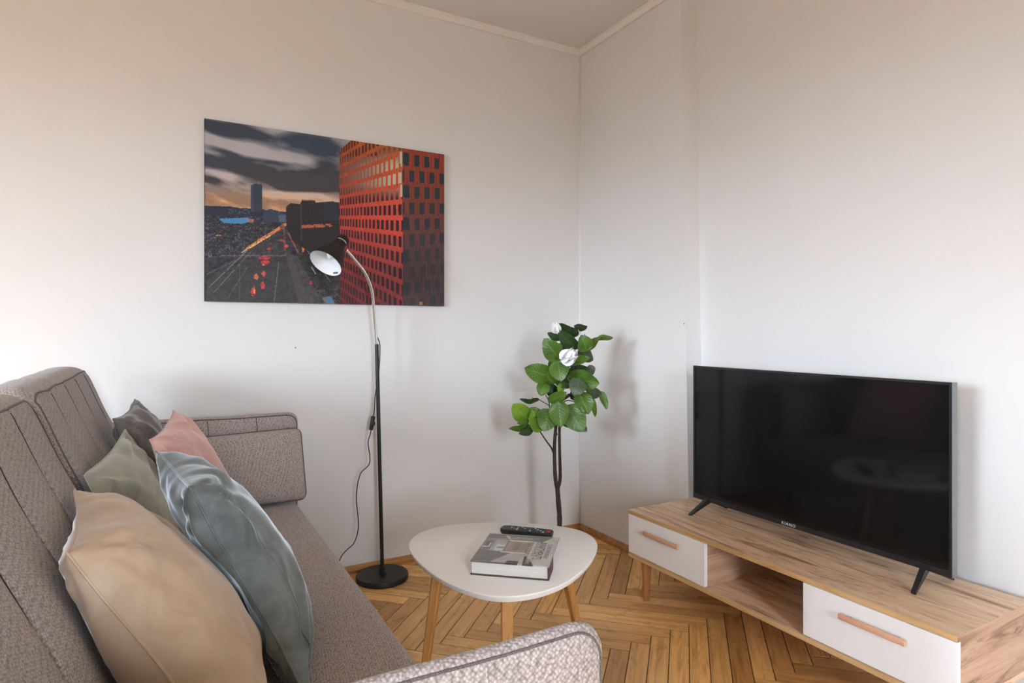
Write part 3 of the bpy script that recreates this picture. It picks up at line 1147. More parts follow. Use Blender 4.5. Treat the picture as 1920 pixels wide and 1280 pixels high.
def build_table():
    t = thing('coffee_table', 'white rounded-triangle coffee table on three slanted oak legs', 'coffee table', (0.87, 1.58, 0))
    pts = [(0.652, 1.814), (0.718, 1.888), (0.826, 1.917), (0.968, 1.868), (1.076, 1.797), (1.160, 1.704), (1.186, 1.637),
           (1.178, 1.566), (1.146, 1.506), (1.077, 1.431), (0.979, 1.360), (0.891, 1.318), (0.803, 1.304), (0.722, 1.324),
           (0.674, 1.378), (0.645, 1.451), (0.626, 1.534), (0.621, 1.645), (0.630, 1.735)]
    out = catmull([(x, y, 0) for x, y in pts], 6, closed=True)
    # light smoothing so the outline stays a clean curve
    for _ in range(14):
        out = [(out[i - 1] + out[i] * 2 + out[(i + 1) % len(out)]) / 4 for i in range(len(out))]
    c = Vector((0.87, 1.58, 0))
    k = len(out)
    rings = []
    for inset, z in ((0.020, TABLE_Z - 0.021), (0.006, TABLE_Z - 0.017), (0.0005, TABLE_Z - 0.006), (0.0, TABLE_Z - 0.003), (0.0012, TABLE_Z - 0.0008), (0.003, TABLE_Z)):
        ring = []
        for p in out:
            d = (p - c)
            l = d.length
            q = c + d * ((l - inset) / l)
            ring.append((q.x, q.y, z))
        rings.append(ring)
    V = [p for r in rings for p in r]
    F = []
    for i in range(len(rings) - 1):
        for j in range(k):
            jj = (j + 1) % k
            F.append((i * k + j, i * k + jj, (i + 1) * k + jj, (i + 1) * k + j))
    F.append(tuple(range(k))[::-1])
    F.append(tuple((len(rings) - 1) * k + j for j in range(k)))
    obj('table_top', V, F, M_WHITE_TOP, t, True, angle=30)
    cx, cy = 0.87, 1.58

    def leg(top, foot):
        top, foot = Vector((*top, TABLE_Z - 0.021)), Vector((*foot, 0))
        d = Vector((foot.x - cx, foot.y - cy, 0)).normalized()
        s = Vector((-d.y, d.x, 0))
        V = []
        for p, w in ((foot, 0.0100), (top, 0.0160)):
            ch = w * 0.30
            for a, b in ((-w, -w + ch), (-w + ch, -w), (w - ch, -w), (w, -w + ch), (w, w - ch), (w - ch, w), (-w + ch, w), (-w, w - ch)):
                V.append(p + d * a + s * b)
        F = [(i, (i + 1) % 8, 8 + (i + 1) % 8, 8 + i) for i in range(8)] + [tuple(range(8))[::-1], tuple(range(8, 16))]
        obj('leg', V, F, M_TABLELEG, t)
    a = math.radians(137)
    leg((cx + .205 * math.cos(a), cy + .205 * math.sin(a)), (cx + .265 * math.cos(a), cy + .265 * math.sin(a)))
    leg((0.755, 1.370), (0.713, 1.295))
    a = math.radians(7.5)
    leg((cx + .21 * math.cos(a), cy + .21 * math.sin(a)), (cx + .32 * math.cos(a), cy + .32 * math.sin(a)))
    return t


build_table()


# ------------------------------------------------------------------ flat prints, painted point by point
def fbm(x, y, oct=5, seed=0.0):
    """value noise on numpy arrays"""
    tot = np.zeros_like(x)
    amp, f = 0.5, 1.0
    rng = np.random.RandomState(int(seed * 10) + 11)
    for o in range(oct):
        tab = rng.rand(64, 64)
        xx, yy = x * f + 100, y * f + 100
        xi, yi = np.floor(xx).astype(int), np.floor(yy).astype(int)
        fx, fy = xx - xi, yy - yi
        fx, fy = fx * fx * (3 - 2 * fx), fy * fy * (3 - 2 * fy)
        g = lambda a, b: tab[(yi + b) % 64, (xi + a) % 64]
        tot += amp * ((g(0, 0) * (1 - fx) + g(1, 0) * fx) * (1 - fy) + (g(0, 1) * (1 - fx) + g(1, 1) * fx) * fy)
        amp *= 0.55
        f *= 2.03
    return tot


def homography(src, dst):
    A = []
    for (x, y), (u, v) in zip(src, dst):
        A.append([x, y, 1, 0, 0, 0, -u * x, -u * y, -u])
        A.append([0, 0, 0, x, y, 1, -v * x, -v * y, -v])
    _, _, vt = np.linalg.svd(np.array(A, float))
    return vt[-1].reshape(3, 3)


def lin(c):
    c = np.clip(c, 0, 255) / 255.0
    return np.where(c <= 0.04045, c / 12.92, ((c + 0.055) / 1.055) ** 2.4)


def poly_mask(x, y, pts):
    m = np.zeros(x.shape, bool)
    n = len(pts)
    for i in range(n):
        x0, y0 = pts[i]
        x1, y1 = pts[(i + 1) % n]
        if y0 == y1:
            continue
        cond = ((y0 > y) != (y1 > y)) & (x < (x1 - x0) * (y - y0) / (y1 - y0) + x0)
        m ^= cond
    return m


def city_picture(u, v):
    """u to the right, v upwards (0..1) -> rgb of the printed city view"""
    H = homography([(0, 1), (1, 1), (0, 0), (1, 0)], [(78, 65), (1512, 292), (72, 1162), (1508, 1198)])
    w = H[2, 0] * u + H[2, 1] * v + H[2, 2]
    x = (H[0, 0] * u + H[0, 1] * v + H[0, 2]) / w
    y = (H[1, 0] * u + H[1, 1] * v + H[1, 2]) / w
    img = np.zeros(u.shape + (3,))

    def put(mask, col, a=1.0):
        a = np.where(mask, a, 0.0)[..., None]
        img[:] = img * (1 - a) + np.array(col, float) * a

    def mixf(a, c0, c1):
        a = np.clip(a, 0, 1)[..., None]
        return np.array(c0, float) * (1 - a) + np.array(c1, float) * a
    # sky
    yy = y - 0.16 * (x - 78) * 0.55
    img[:] = mixf((y - 330) / 230, (176, 172, 176), (206, 184, 170))
    warm = np.exp(-((y - 555 - 0.10 * (x - 100)) / 65.0) ** 2)
    img[:] = img * (1 - warm[..., None] * .75) + np.array([226, 160, 104]) * warm[..., None] * .75
    c1 = fbm(x / 300.0 - y / 900, (y - 0.28 * x) / 95.0, 6, 1.0)
    cloud = np.clip((c1 - 0.47) * 6.0, 0, 1)
    def blob(cx, cy, rx, ry, sl):
        d = ((x - cx) / rx) ** 2 + ((y - cy - sl * (x - cx)) / ry) ** 2
        return np.exp(-d * 1.3)
    extra = sum(blob(*b) for b in ((160, 130, 150, 40, .35), (350, 150, 130, 34, .35), (700, 230, 170, 60, .15), (180, 260, 140, 22, .3),
                                   (330, 350, 330, 42, .17), (560, 420, 330, 48, .13), (620, 480, 280, 30, .05), (110, 430, 90, 26, .2),
                                   (820, 360, 110, 110, 0), (110, 320, 70, 26, .2), (480, 330, 150, 18, .15)))
    light = sum(blob(*b) for b in ((330, 240, 260, 40, .22), (480, 120, 120, 34, .2), (560, 300, 140, 26, .1), (200, 400, 120, 22, .2), (550, 430, 45, 12, 0), (640, 530, 200, 22, .0)))
    c4 = fbm(x / 85.0 - y / 300, (y - 0.22 * x) / 34.0, 5, 9.0)
    dens = np.clip(0.45 * cloud + 1.15 * extra * (0.05 + 1.0 * c1 + .85 * c4) - 0.80 * light * (.3 + 1.4 * c4), 0, 1)
    dcol = mixf((y - 250) / 250, (52, 62, 78), (62, 58, 60))
    img[:] = img * (1 - dens[..., None] * .93) + dcol * dens[..., None] * .93
    sl = blob(720, 220, 200, 75, .15)
    img[:] = img * (1 - .6 * sl[..., None]) + np.array([58, 76, 98]) * .6 * sl[..., None]
    # distant hills, city floor
    n2 = fbm(x / 22.0, y / 14.0, 5, 2.0)
    n3 = fbm(x / 9.0, y / 6.0, 4, 3.0)
    put(y > 585 + 0.085 * (x - 75) + 14 * (fbm(x / 60.0, x * 0, 4, 5.0) - .5), (44, 50, 64))
    ground = y > 640 + .06 * (x - 75)
    gcol = mixf((y - 640) / 420, (52, 56, 68), (62, 60, 63)) * (0.55 + 0.75 * n2[..., None]) * (0.65 + .6 * n3[..., None])
    img[:] = np.where(ground[..., None], gcol, img)
    put(ground & (n3 > 0.66) & (y < 900) & (x < 560), (150, 132, 120), .5)
    put(poly_mask(x, y, [(160, 668), (340, 663), (342, 690), (300, 699), (190, 694)]), (74, 146, 196), .9)
    put(poly_mask(x, y, [(335, 670), (372, 674), (370, 690), (338, 692)]), (206, 120, 110), .7)
    put((y > 610) & (y < 640) & (x > 220) & (x < 350) & (n3 > .55), (96, 110, 130), .6)
    # tower
    tw = poly_mask(x, y, [(355, 470), (372, 460), (418, 462), (423, 470), (423, 628), (352, 630)])
    put(tw, (50, 58, 74))
    put(tw & (x < 372), (74, 82, 98), .6)
    put(tw & (((y / 9.0) % 1) > .6), (66, 76, 92), .5)
    put((x > 386) & (x < 389) & (y > 438) & (y < 462), (60, 64, 74))
    put(poly_mask(x, y, [(428, 625), (470, 612), (515, 622), (560, 645), (566, 700), (430, 690)]), (58, 66, 84))
    put(poly_mask(x, y, [(520, 650), (566, 645), (566, 690), (524, 690)]), (100, 118, 140), .6)
    # roads and light trails
    road = poly_mask(x, y, [(85, 1162), (700, 1175), (600, 900), (560, 720), (535, 712), (330, 840), (90, 1040)])
    put(road, (72, 70, 72), .45)
    put(poly_mask(x, y, [(555, 870), (640, 1175), (780, 1180), (640, 900)]), (104, 98, 96), .35)
    for x0, y0, x1, y1, wd, col, a in ((330, 850, 560, 705, 9, (235, 160, 70), .8), (300, 870, 470, 770, 4, (250, 210, 150), .7), (400, 800, 555, 712, 7, (240, 120, 90), .6),
                                       (100, 1080, 330, 860, 3, (150, 148, 150), .6), (130, 1110, 350, 870, 2.5, (150, 148, 150), .5), (210, 1150, 330, 960, 2.5, (140, 140, 146), .4),
                                       (285, 1160, 285, 940, 2, (130, 132, 140), .5), (490, 1170, 520, 930, 2.5, (160, 156, 156), .5), (90, 1000, 300, 900, 2.5, (130, 130, 136), .5),
                                       (170, 890, 560, 892, 4, (140, 120, 150), .55), (550, 720, 560, 860, 5, (200, 90, 80), .5), (580, 760, 640, 880, 5, (230, 120, 70), .5),
                                       (690, 860, 830, 1050, 2.5, (190, 190, 190), .5), (715, 960, 740, 1000, 3, (220, 220, 220), .7), (905, 1120, 945, 1165, 4, (215, 210, 205), .8)):
        dx, dy = x1 - x0, y1 - y0
        tt = np.clip(((x - x0) * dx + (y - y0) * dy) / (dx * dx + dy * dy), 0, 1)
        d = np.hypot(x - x0 - tt * dx, y - y0 - tt * dy)
        put((d < wd) & (n3 > .36), col, a)
    for cx, cy, rx, ry, col in ((435, 905, 42, 12, (226, 58, 66)), (440, 930, 30, 12, (226, 58, 66)), (430, 945, 12, 6, (255, 120, 120)), (460, 850, 12, 10, (230, 60, 60)),
                                (428, 1000, 13, 20, (232, 86, 66)), (384, 1020, 14, 22, (214, 130, 70)), (424, 1070, 13, 26, (230, 70, 62)), (366, 1108, 16, 30, (226, 70, 56)),
                                (372, 1100, 4, 30, (255, 150, 120)), (712, 1056, 12, 14, (190, 50, 60)), (665, 855, 10, 18, (236, 126, 60)), (735, 838, 20, 9, (232, 160, 90)),
                                (565, 835, 16, 10, (226, 110, 70)), (105, 880, 12, 22, (96, 120, 140)), (160, 768, 16, 6, (220, 150, 80)), (540, 800, 20, 8, (190, 80, 60))):
        d = ((x - cx) / rx) ** 2 + ((y - cy) / ry) ** 2
        put((d < .8) & (n3 > .40), col, .85)
    # dark office block in the middle
    mid = poly_mask(x, y, [(566, 600), (590, 578), (650, 582), (662, 556), (740, 562), (742, 575), (840, 568), (884, 575), (886, 850), (690, 860), (600, 800), (566, 700)])
    put(mid, (44, 41, 43))
    put(mid & (x > 790) & (y < 680), (48, 52, 64), .8)
    put(mid & (((x / 17.0) % 1) > .55) & (((y / 19.0) % 1) > .5) & (y < 700), (62, 58, 58), .6)
    put(mid & (np.abs(y - 715 + .04 * (x - 740)) < 10) & (x > 655) & (x < 840) & (n3 > .42), (226, 110, 80), .75)
    put(mid & (np.abs(y - 560) < 4) & (x > 665) & (x < 740), (120, 112, 110), .7)
    put((x > 650) & (x < 662) & (y > 580) & (y < 800), (70, 66, 66), .6)
    put(poly_mask(x, y, [(775, 1145), (830, 1135), (858, 1182), (800, 1182)]), (128, 120, 116), .8)
    put(poly_mask(x, y, [(795, 1150), (835, 1142), (850, 1178), (812, 1180)]), (66, 128, 160), .8)
    put((y > 1080) & (x > 690) & (x < 900) & (n3 > .62), (110, 110, 110), .4)
    # orange office block, receding face
    k = 0.62
    face = poly_mask(x, y, [(885, 262), (962, 200), (1262, 240), (1262, 1200), (885, 1185)])
    tt = np.clip((x - 885) / 377.0, 0, 1)
    sc = k + (1 - k) * tt
    rowf = (y - 655) / sc / 97.0 + 20.0
    colf = (1 / k - 1 / sc) / (1 / k - 1.0) * 17.5
    row = np.floor(rowf)
    fr, fc = rowf - row, (colf + 0.5 * (row % 2)) % 1.0
    top = np.clip((660 - y) / 420.0, 0, 1)
    bot = np.clip((y - 700) / 420.0, 0, 1)
    fcol = mixf(top, (222, 82, 66), (196, 104, 60))
    fcol = fcol * (1 - .58 * bot[..., None]) + np.array([70, 34, 42]) * .58 * bot[..., None]
    fcol = fcol * (0.80 + 0.2 * tt[..., None]) * (0.9 + .2 * n3[..., None])
    fcol = np.where((((colf * 2.0) % 1.0) < .16)[..., None], fcol * .80, fcol)
    win = (fr > .30) & (fr < .98) & (fc > .26) & (fc < .84)
    lightw = mixf(np.clip((y - 262) / 90, 0, 1), (120, 82, 64), (196, 184, 160))
    darkw = np.broadcast_to(np.array([50, 34, 40.0]), lightw.shape)
    mixw = np.clip((560 - y) / 90.0, 0, 1)[..., None] * np.clip(.25 + .9 * tt, 0, 1)[..., None]
    wcol = darkw * (1 - mixw) + lightw * mixw
    wcol = np.where(((y < 300) & (x < 1120))[..., None], np.array([88, 40, 36.0]), wcol)
    fcol = np.where(win[..., None], wcol, fcol)
    img[:] = np.where(face[..., None], fcol, img)
    # orange office block, shaded face
    f2 = (x >= 1262)
    g = np.clip((y - 300) / 620.0, 0, 1)
    c2 = mixf(g ** 1.2, (158, 70, 52), (84, 62, 64))
    t2 = (x - 1262) / 250.0
    row2f = (y - 655 - 0.0 * t2) / (1.0 - 0.10 * t2) / 98.0 + 20.0
    row2 = np.floor(row2f)
    fr2 = row2f - row2
    col2 = (x - 1262 - 30 * (row2 % 2)) / 60.0
    fc2 = col2 % 1.0
    stripe = ((fc2 * 6.0) % 1.0) < .28
    c2 = np.where(stripe[..., None], c2 * .72, c2)
    w2 = (fr2 > .20) & (fr2 < .92) & (fc2 > .18) & (fc2 < .66)
    wc2 = mixf(g, (44, 54, 64), (56, 56, 60))
    c2 = np.where(w2[..., None], wc2, c2)
    img[:] = np.where(f2[..., None], c2, img)
    corner = (np.abs(x - 1256) < 9) & (((row2 % 2) == 0) & (fr2 > .12) & (fr2 < .86)) & (y < 620)
    put(corner, (206, 198, 178), .9)
    put((np.abs(x - 1280) < 18) & ((row2 % 2) == 0) & (fr2 > .12) & (fr2 < .86), (46, 54, 62), .95)
    put((np.abs(x - 1370) < 10) & (np.abs(y - 1182) < 10), (190, 140, 80), .8)
    put((x < 80), (40, 40, 44), .5)
    grain = fbm(x / 3.0, y / 3.0, 2, 7.0) - .4
    img[:] = img + grain[..., None] * 14
    return lin(img)


def print_grid(name, org, ex, ey, nrm, nu, nv, painter, mat, parent, back=None, border=None):
    """a flat printed sheet: grid of points with printed colour, plus thickness behind it"""
    org, ex, ey, nrm = Vector(org), Vector(ex), Vector(ey), Vector(nrm)
    us, vs = np.linspace(0, 1, nu), np.linspace(0, 1, nv)
    uu, vv = np.meshgrid(us, vs)
    rgb = painter(uu, vv)
    base = root_loc(parent) if parent is not None else Vector((0, 0, 0))
    o3 = np.array(org - base)
    P = o3 + uu[..., None] * np.array(ex) + vv[..., None] * np.array(ey)
    V = P.reshape(-1, 3)
    i, j = np.meshgrid(np.arange(nu - 1), np.arange(nv - 1))
    a = (j * nu + i).ravel()
    Fq = np.stack([a, a + 1, a + nu + 1, a + nu], 1)
    V = V.tolist()
    F = Fq.tolist()
    cols = np.concatenate([rgb.reshape(-1, 3), np.ones((nu * nv, 1))], 1)
    n0 = nu * nv
    if back:
        rim = [k for k in range(nu)] + [r * nu + nu - 1 for r in range(1, nv)] + [(nv - 1) * nu + k for k in range(nu - 2, -1, -1)] + [r * nu for r in range(nv - 2, 0, -1)]
        b = []
        extra = []
        bc = []
        for r in rim:
            p = Vector(V[r])
            b.append(n0 + len(extra))
            extra.append(tuple(p - nrm * back))
            bc.append(cols[r] * 0.9)
        V += extra
        cols = np.concatenate([cols, np.array(bc)], 0)
        m = len(rim)
        for q in range(m):
            F.append((rim[q], b[q], b[(q + 1) % m], rim[(q + 1) % m]))
        F.append(tuple(b))
    me = bpy.data.meshes.new(name)
    me.from_pydata(V, [], F)
    at = me.color_attributes.new('print', 'FLOAT_COLOR', 'POINT')
    at.data.foreach_set('color', np.ascontiguousarray(cols, dtype=np.float32).ravel())
    me.materials.append(mat)
    o = bpy.data.objects.new(name, me)
    C.objects.link(o)
    if parent is not None:
        o.parent = parent
    return o


def build_picture():
    x0, x1, z0, z1 = 0.139, 1.189, 1.221, 1.961
    yf = YW - 0.022
    t = thing('canvas_print', 'canvas print of a city at dusk with an orange office block', 'picture', ((x0 + x1) / 2, YW - 0.011, z0))
    print_grid('canvas', (x0, yf, z0), (x1 - x0, 0, 0), (0, 0, z1 - z0), (0, -1, 0), 560, 396, city_picture,
               mat_vcol('canvas_ink', 0.55, 0.3, weave=True), t, back=0.019)


build_picture()


# ------------------------------------------------------------------ floor lamp
def build_lamp():
    bx, by = 0.841, 2.672
    t = thing('floor_lamp', 'black floor lamp with a chrome gooseneck and bell-shaped shade', 'lamp', (bx, by, 0))
    lathe('base', [(0.0, 0.0), (0.111, 0.0), (0.1145, 0.003), (0.1145, 0.019), (0.112, 0.0235), (0.0, 0.0245)], (bx, by, 0), M_BLACK, t, n=64, angle=30)
    lathe('collar', [(0.019, 0.024), (0.019, 0.0265), (0.0125, 0.028), (0.0115, 0.050), (0.0095, 0.051)], (bx, by, 0), M_BLACK, t, n=32)
    top = Vector((0.818, 2.680, 1.041))
    tube('pole', [Vector((bx, by, 0.045)), top], 0.0085, M_BLACK, t, 20)
    neck = catmull([(0.8185, 2.680, 1.03), (0.810, 2.676, 1.12), (0.801, 2.667, 1.194), (0.789, 2.652, 1.272), (0.753, 2.628, 1.346), (0.703, 2.610, 1.401), (0.662, 2.597, 1.441)], 8)
    V, F = vf_tube(neck, [0.0062 + 0.0005 * (i % 2) for i in range(len(neck))], 14)
    obj('gooseneck', V, F, M_CHROME, t, True)
    # shade: axis runs from the socket towards the opening
    opening = Vector((0.567, 2.549, 1.373))
    fwd = Vector((math.sin(YAW), math.cos(YAW), 0))
    right = Vector((math.cos(YAW), -math.sin(YAW), 0))
    view = (Vector((0, 0, CAM_H)) - opening).normalized()
    rgt = view.cross(Vector((0, 0, 1))).normalized() * -1
    up = rgt.cross(view) * -1
    up = Vector((0, 0, 1)) - view * view.z
    up.normalize()
    rgt = up.cross(view)
    d2 = (rgt * -33 + up * -48).normalized()
    ax = (view * 0.54 + d2 * 0.84).normalized()
    Lh = 0.150
    prof = [(0.0688, 0.0), (0.0665, -0.012), (0.061, -0.030), (0.052, -0.052), (0.042, -0.073), (0.033, -0.092), (0.027, -0.106), (0.0245, -0.116), (0.0245, -0.122)]
    sh = lathe('shade', prof, opening, M_BLACK, t, axis=ax, n=56)
    inner = [(0.0688, 0.0), (0.0655, -0.011), (0.0595, -0.031), (0.050, -0.053), (0.040, -0.074), (0.031, -0.093), (0.0235, -0.106), (0.0, -0.108)]
    lathe('shade_lining', inner, opening, M_SHADE_IN, sh, axis=ax, n=56)
    lathe('vent_band', [(0.0215, -0.120), (0.0215, -0.128)], opening, M_BLACK, t, axis=ax, n=32)
    lathe('chrome_ring', [(0.0205, -0.1265), (0.0245, -0.1265), (0.0245, -0.1325), (0.0205, -0.1325)], opening, M_CHROME, t, axis=ax, n=40)
    lathe('socket_cap', [(0.0255, -0.132), (0.0262, -0.134), (0.0262, -0.150), (0.022, -0.1555), (0.0, -0.157)], opening, M_BLACK, t, axis=ax, n=40)
    lathe('bulb', [(0.0, -0.030), (0.012, -0.034), (0.022, -0.048), (0.024, -0.060), (0.018, -0.080), (0.013, -0.106)], opening, M_BULB, t, axis=ax, n=24)
    # warning sticker inside the rim
    low = Vector((0, 0, -1)) - ax * (-ax.z)
    low.normalize()
    tang = ax.cross(low)
    c = opening + ax * -0.012 + low * 0.0640
    nin = (-low * 0.9 + ax * 0.43).normalized()
    dn = tang.cross(nin).normalized()
    V = [c + nin * 0.0012 + tang * a + dn * b for a, b in ((-.013, -.004), (.013, -.004), (.013, .004), (-.013, .004))]
    V2 = [v - nin * 0.0006 for v in V]
    obj('sticker', V + V2, [(0, 1, 2, 3), (7, 6, 5, 4), (0, 4, 5, 1), (1, 5, 6, 2), (2, 6, 7, 3), (3, 7, 4, 0)], M_INK, sh)
    # cable with in-line switch
    yb = 2.700
    upper = [(0.8165, 2.686, 1.075), (0.826, 2.694, 1.070), (0.839, 2.70, 1.029), (0.834, 2.702, 0.909), (0.818, 2.70, 0.815), (0.813, 2.70, 0.744), (0.806, 2.70, 0.712)]
    tube('cable', catmull(upper, 8), 0.0024, M_CABLE, t, 8)
    low_ = [(0.799, 2.70, 0.664), (0.795, 2.70, 0.640), (0.785, 2.70, 0.604), (0.793, 2.70, 0.545), (0.788, 2.70, 0.505), (0.749, 2.70, 0.466), (0.733, 2.70, 0.374), (0.741, 2.70, 0.270),
            (0.739, 2.70, 0.215), (0.722, 2.70, 0.170), (0.695, 2.70, 0.148), (0.672, 2.70, 0.127), (0.64, 2.70, 0.08), (0.56, 2.71, 0.006), (0.42, 2.73, 0.004)]
    tube('cable', catmull(low_, 8), 0.0024, M_CABLE, t, 8)
    bm = bm_box((-0.0085, -0.008, -0.031), (0.0085, 0.008, 0.031), 0.004, 3)
    rot = Matrix.Rotation(math.radians(10), 4, 'Y')
    for v in bm.verts:
        v.co = rot @ v.co + Vector((0.803, 2.700, 0.690))
    sw = from_bm('switch', bm, M_BLACK, t, True, 40)
    bm = bm_box((-0.004, -0.0115, -0.010), (0.010, 0.002, 0.006), 0.003, 2)
    for v in bm.verts:
        v.co = rot @ v.co + Vector((0.805, 2.700, 0.690))
    from_bm('rocker', bm, M_BLACK, sw, True, 40)


build_lamp()


# ---------------- small flowering tree
def build_plant():
    Dv = Vector((math.sin(YAW), math.cos(YAW), 0))
    Rv = Vector((math.cos(YAW), -math.sin(YAW), 0))
    foot = Vector((1.553, 2.341, 0))
    K = 2.80 / F_PX / 5.3333
    t = thing('potted_tree', 'small broad-leaved tree with white flowers in the room corner', 'plant', foot)

    def P(cx, cy, d=0.0):          # sketch coordinates (x right, y down) -> point at depth offset d
        s = 1 + d / 2.80
        return foot + Rv * ((cx - 565) * K * s + (1046 - 1045.9) * 0) + Dv * d + Vector((0, 0, 1.10 + (30.1 * 5.3333 - cy) * K * s))

    lathe('pot', [(0.0, 0.0), (0.062, 0.0), (0.066, 0.004), (0.080, 0.125), (0.084, 0.128), (0.084, 0.138), (0.076, 0.138), (0.074, 0.120)], foot, M_POT, t, n=40)
    lathe('moss', [(0.0, 0.128), (0.04, 0.126), (0.0755, 0.119)], foot, M_SOIL, t, n=24)

    def branch(pts, r0, r1, name='branch'):
        c = catmull([P(*p) for p in pts], 7)
        n = len(c)
        rad = [(r0 + (r1 - r0) * i / (n - 1)) * (1 + 0.14 * noise.noise(Vector((i * .7, r0 * 900, 2)))) for i in range(n)]
        V, F = vf_tube(c, rad, 10)
        obj(name, V, F, M_BARK, t, True)
    branch([(572, 2525, 0), (585, 2080, 0), (572, 1860, 0), (562, 1720, 0)], 0.0125, 0.0105, 'trunk')
    branch([(562, 1740, 0), (540, 1600, 0), (534, 1300, .0), (548, 1110, 0), (545, 960, 0), (580, 830, 0), (600, 700, 0)], 0.0095, 0.005, 'trunk')
    branch([(566, 1740, .004), (592, 1640, .01), (588, 1400, .01), (586, 1200, .015), (590, 1060, .02), (600, 880, .02), (700, 790, .02), (720, 640, .02)], 0.0085, 0.004, 'trunk')
    branch([(530, 1400, 0), (500, 1330, -.01), (455, 1270, -.02), (390, 1175, -.03), (330, 1060, -.03)], 0.0042, 0.0022)
    branch([(560, 1200, .0), (500, 1010, -.02), (480, 930, -.03), (470, 860, -.03), (440, 800, -.03)], 0.0036, 0.002)
    branch([(575, 1100, 0), (580, 900, 0), (640, 820, -.01), (680, 790, -.01)], 0.004, 0.0025)
    branch([(600, 900, 0), (650, 860, 0.01), (720, 865, .01), (770, 910, .0)], 0.0028, 0.0016)
    branch([(480, 910, -.03), (430, 880, -.03), (360, 842, -.03), (300, 832, -.03)], 0.0022, 0.0014)
    branch([(600, 720, 0), (590, 560, 0), (600, 400, 0), (640, 300, .02), (720, 200, .02), (780, 180, .02)], 0.0045, 0.0018)
    branch([(720, 640, .02), (780, 440, .03), (850, 300, .03), (840, 190, .03)], 0.0032, 0.0016)
    branch([(590, 520, 0), (560, 350, -.01), (545, 200, -.02)], 0.0026, 0.0014)
    branch([(900, 300, .03), (980, 232, .03), (1060, 232, .03)], 0.0014, 0.0012)
    branch([(700, 660, 0), (860, 740, .02), (990, 770, .02)], 0.002, 0.0012)
    branch([(340, 1070, -.03), (250, 1060, -.04), (170, 1080, -.05)], 0.0016, 0.0011)
    rr = random.Random(11)

    # base x,y, tip x,y, width, depth of base, depth of tip, roll, material
    LV = [(775, 205, 578, 98, 95, .03, -.01, 30, 1), (735, 122, 862, 120, 62, .03, .0, -50, 1), (765, 345, 565, 165, 120, .0, -.05, 25, 1),
          (600, 250, 458, 182, 62, -.01, -.03, 20, 1), (580, 450, 420, 245, 165, -.03, -.07, 10, 0), (850, 365, 800, 205, 165, -.02, -.05, -10, 0),
          (855, 360, 980, 222, 70, .01, .0, 35, 0), (960, 238, 1132, 226, 50, .03, .05, 40, 0), (770, 360, 930, 450, 120, .01, .02, 35, 1),
          (595, 505, 870, 425, 95, -.05, -.08, 35, 0), (560, 460, 585, 660, 172, -.05, -.09, -5, 0), (520, 620, 226, 535, 165, -.02, -.07, 15, 0),
          (545, 690, 395, 560, 125, -.01, -.05, 30, 0), (650, 620, 900, 530, 125, .02, .03, 20, 1), (660, 620, 975, 690, 175, -.01, -.05, -15, 0),
          (775, 640, 715, 805, 150, -.06, -.10, 10, 3), (545, 660, 705, 715, 90, -.01, -.03, 30, 1), (445, 680, 385, 808, 120, -.02, -.05, -15, 0),
          (500, 690, 520, 830, 130, .03, .02, 10, 1), (465, 862, 645, 780, 95, -.03, -.06, -30, 0), (770, 775, 865, 990, 150, -.04, -.08, 20, 0),
          (850, 765, 1010, 800, 100, .0, .01, -25, 3), (1000, 765, 1060, 945, 62, .02, .0, 30, 0), (905, 820, 950, 1025, 50, .02, .03, 30, 2),
          (380, 848, 178, 858, 42, -.03, -.05, 55, 1), (255, 1045, 105, 895, 150, -.05, -.09, 5, 2), (245, 1015, 385, 945, 95, -.05, -.04, 25, 0),
          (395, 1170, 290, 940, 140, -.04, -.07, -20, 2), (480, 940, 415, 1160, 185, -.05, -.09, 8, 0), (560, 865, 580, 1125, 170, -.06, -.10, -12, 0),
          (645, 900, 805, 1170, 195, -.05, -.09, 10, 0), (745, 880, 855, 1105, 62, -.01, .0, 45, 1), (275, 1055, 150, 1088, 55, -.05, -.07, 35, 0),
          (280, 1105, 68, 1148, 52, -.04, -.07, 40, 0), (330, 1120, 168, 1195, 68, -.05, -.09, 30, 1), (790, 1100, 852, 1168, 58, -.02, -.03, 10, 1),
          (620, 990, 720, 1130, 120, -.03, -.05, -20, 0), (530, 540, 510, 425, 90, .0, -.02, 10, 0), (890, 500, 920, 610, 70, .05, .05, 30, 3),
          (640, 640, 700, 560, 100, .05, .08, 20, 1), (560, 300, 700, 420, 130, .05, .08, 10, 1), (520, 760, 420, 700, 90, .05, .07, -10, 1),
          (620, 700, 560, 760, 70, -.03, -.05, 20, 2), (700, 330, 620, 270, 70, .02, .03, 30, 1), (760, 560, 880, 640, 130, .05, .08, 15, 1),
          (300, 985, 250, 985, 50, -.02, -.03, 15, 1), (620, 1090, 540, 1000, 110, .03, .05, 12, 1), (700, 840, 800, 760, 90, .03, .05, 10, 1)]
    nl, nw = 12, 6
    for bx, by, tx, ty, w, d0, d1, roll, mi in LV:
        B, T = P(bx, by, d0), P(tx, ty, d1)
        m = T - B
        L = m.length
        m.normalize()
        view = (Vector((0, 0, CAM_H + .0)) - (B + T) / 2).normalized()
        side = m.cross(view).normalized()
        nr = side.cross(m).normalized()
        a = math.radians(roll + rr.uniform(-8, 8))
        side, nr = side * math.cos(a) + nr * math.sin(a), nr * math.cos(a) - side * math.sin(a)
        if nr.dot(view) < 0:
            nr, side = -nr, -side
        half = 1.2 * w * K * 0.5 / max(0.45, abs(math.cos(a)))
        half = min(half, L * 0.48)
        curl = rr.uniform(0.06, 0.16) * L
        cup = rr.uniform(-0.10, 0.30)
        V, F, UV = [], [], []
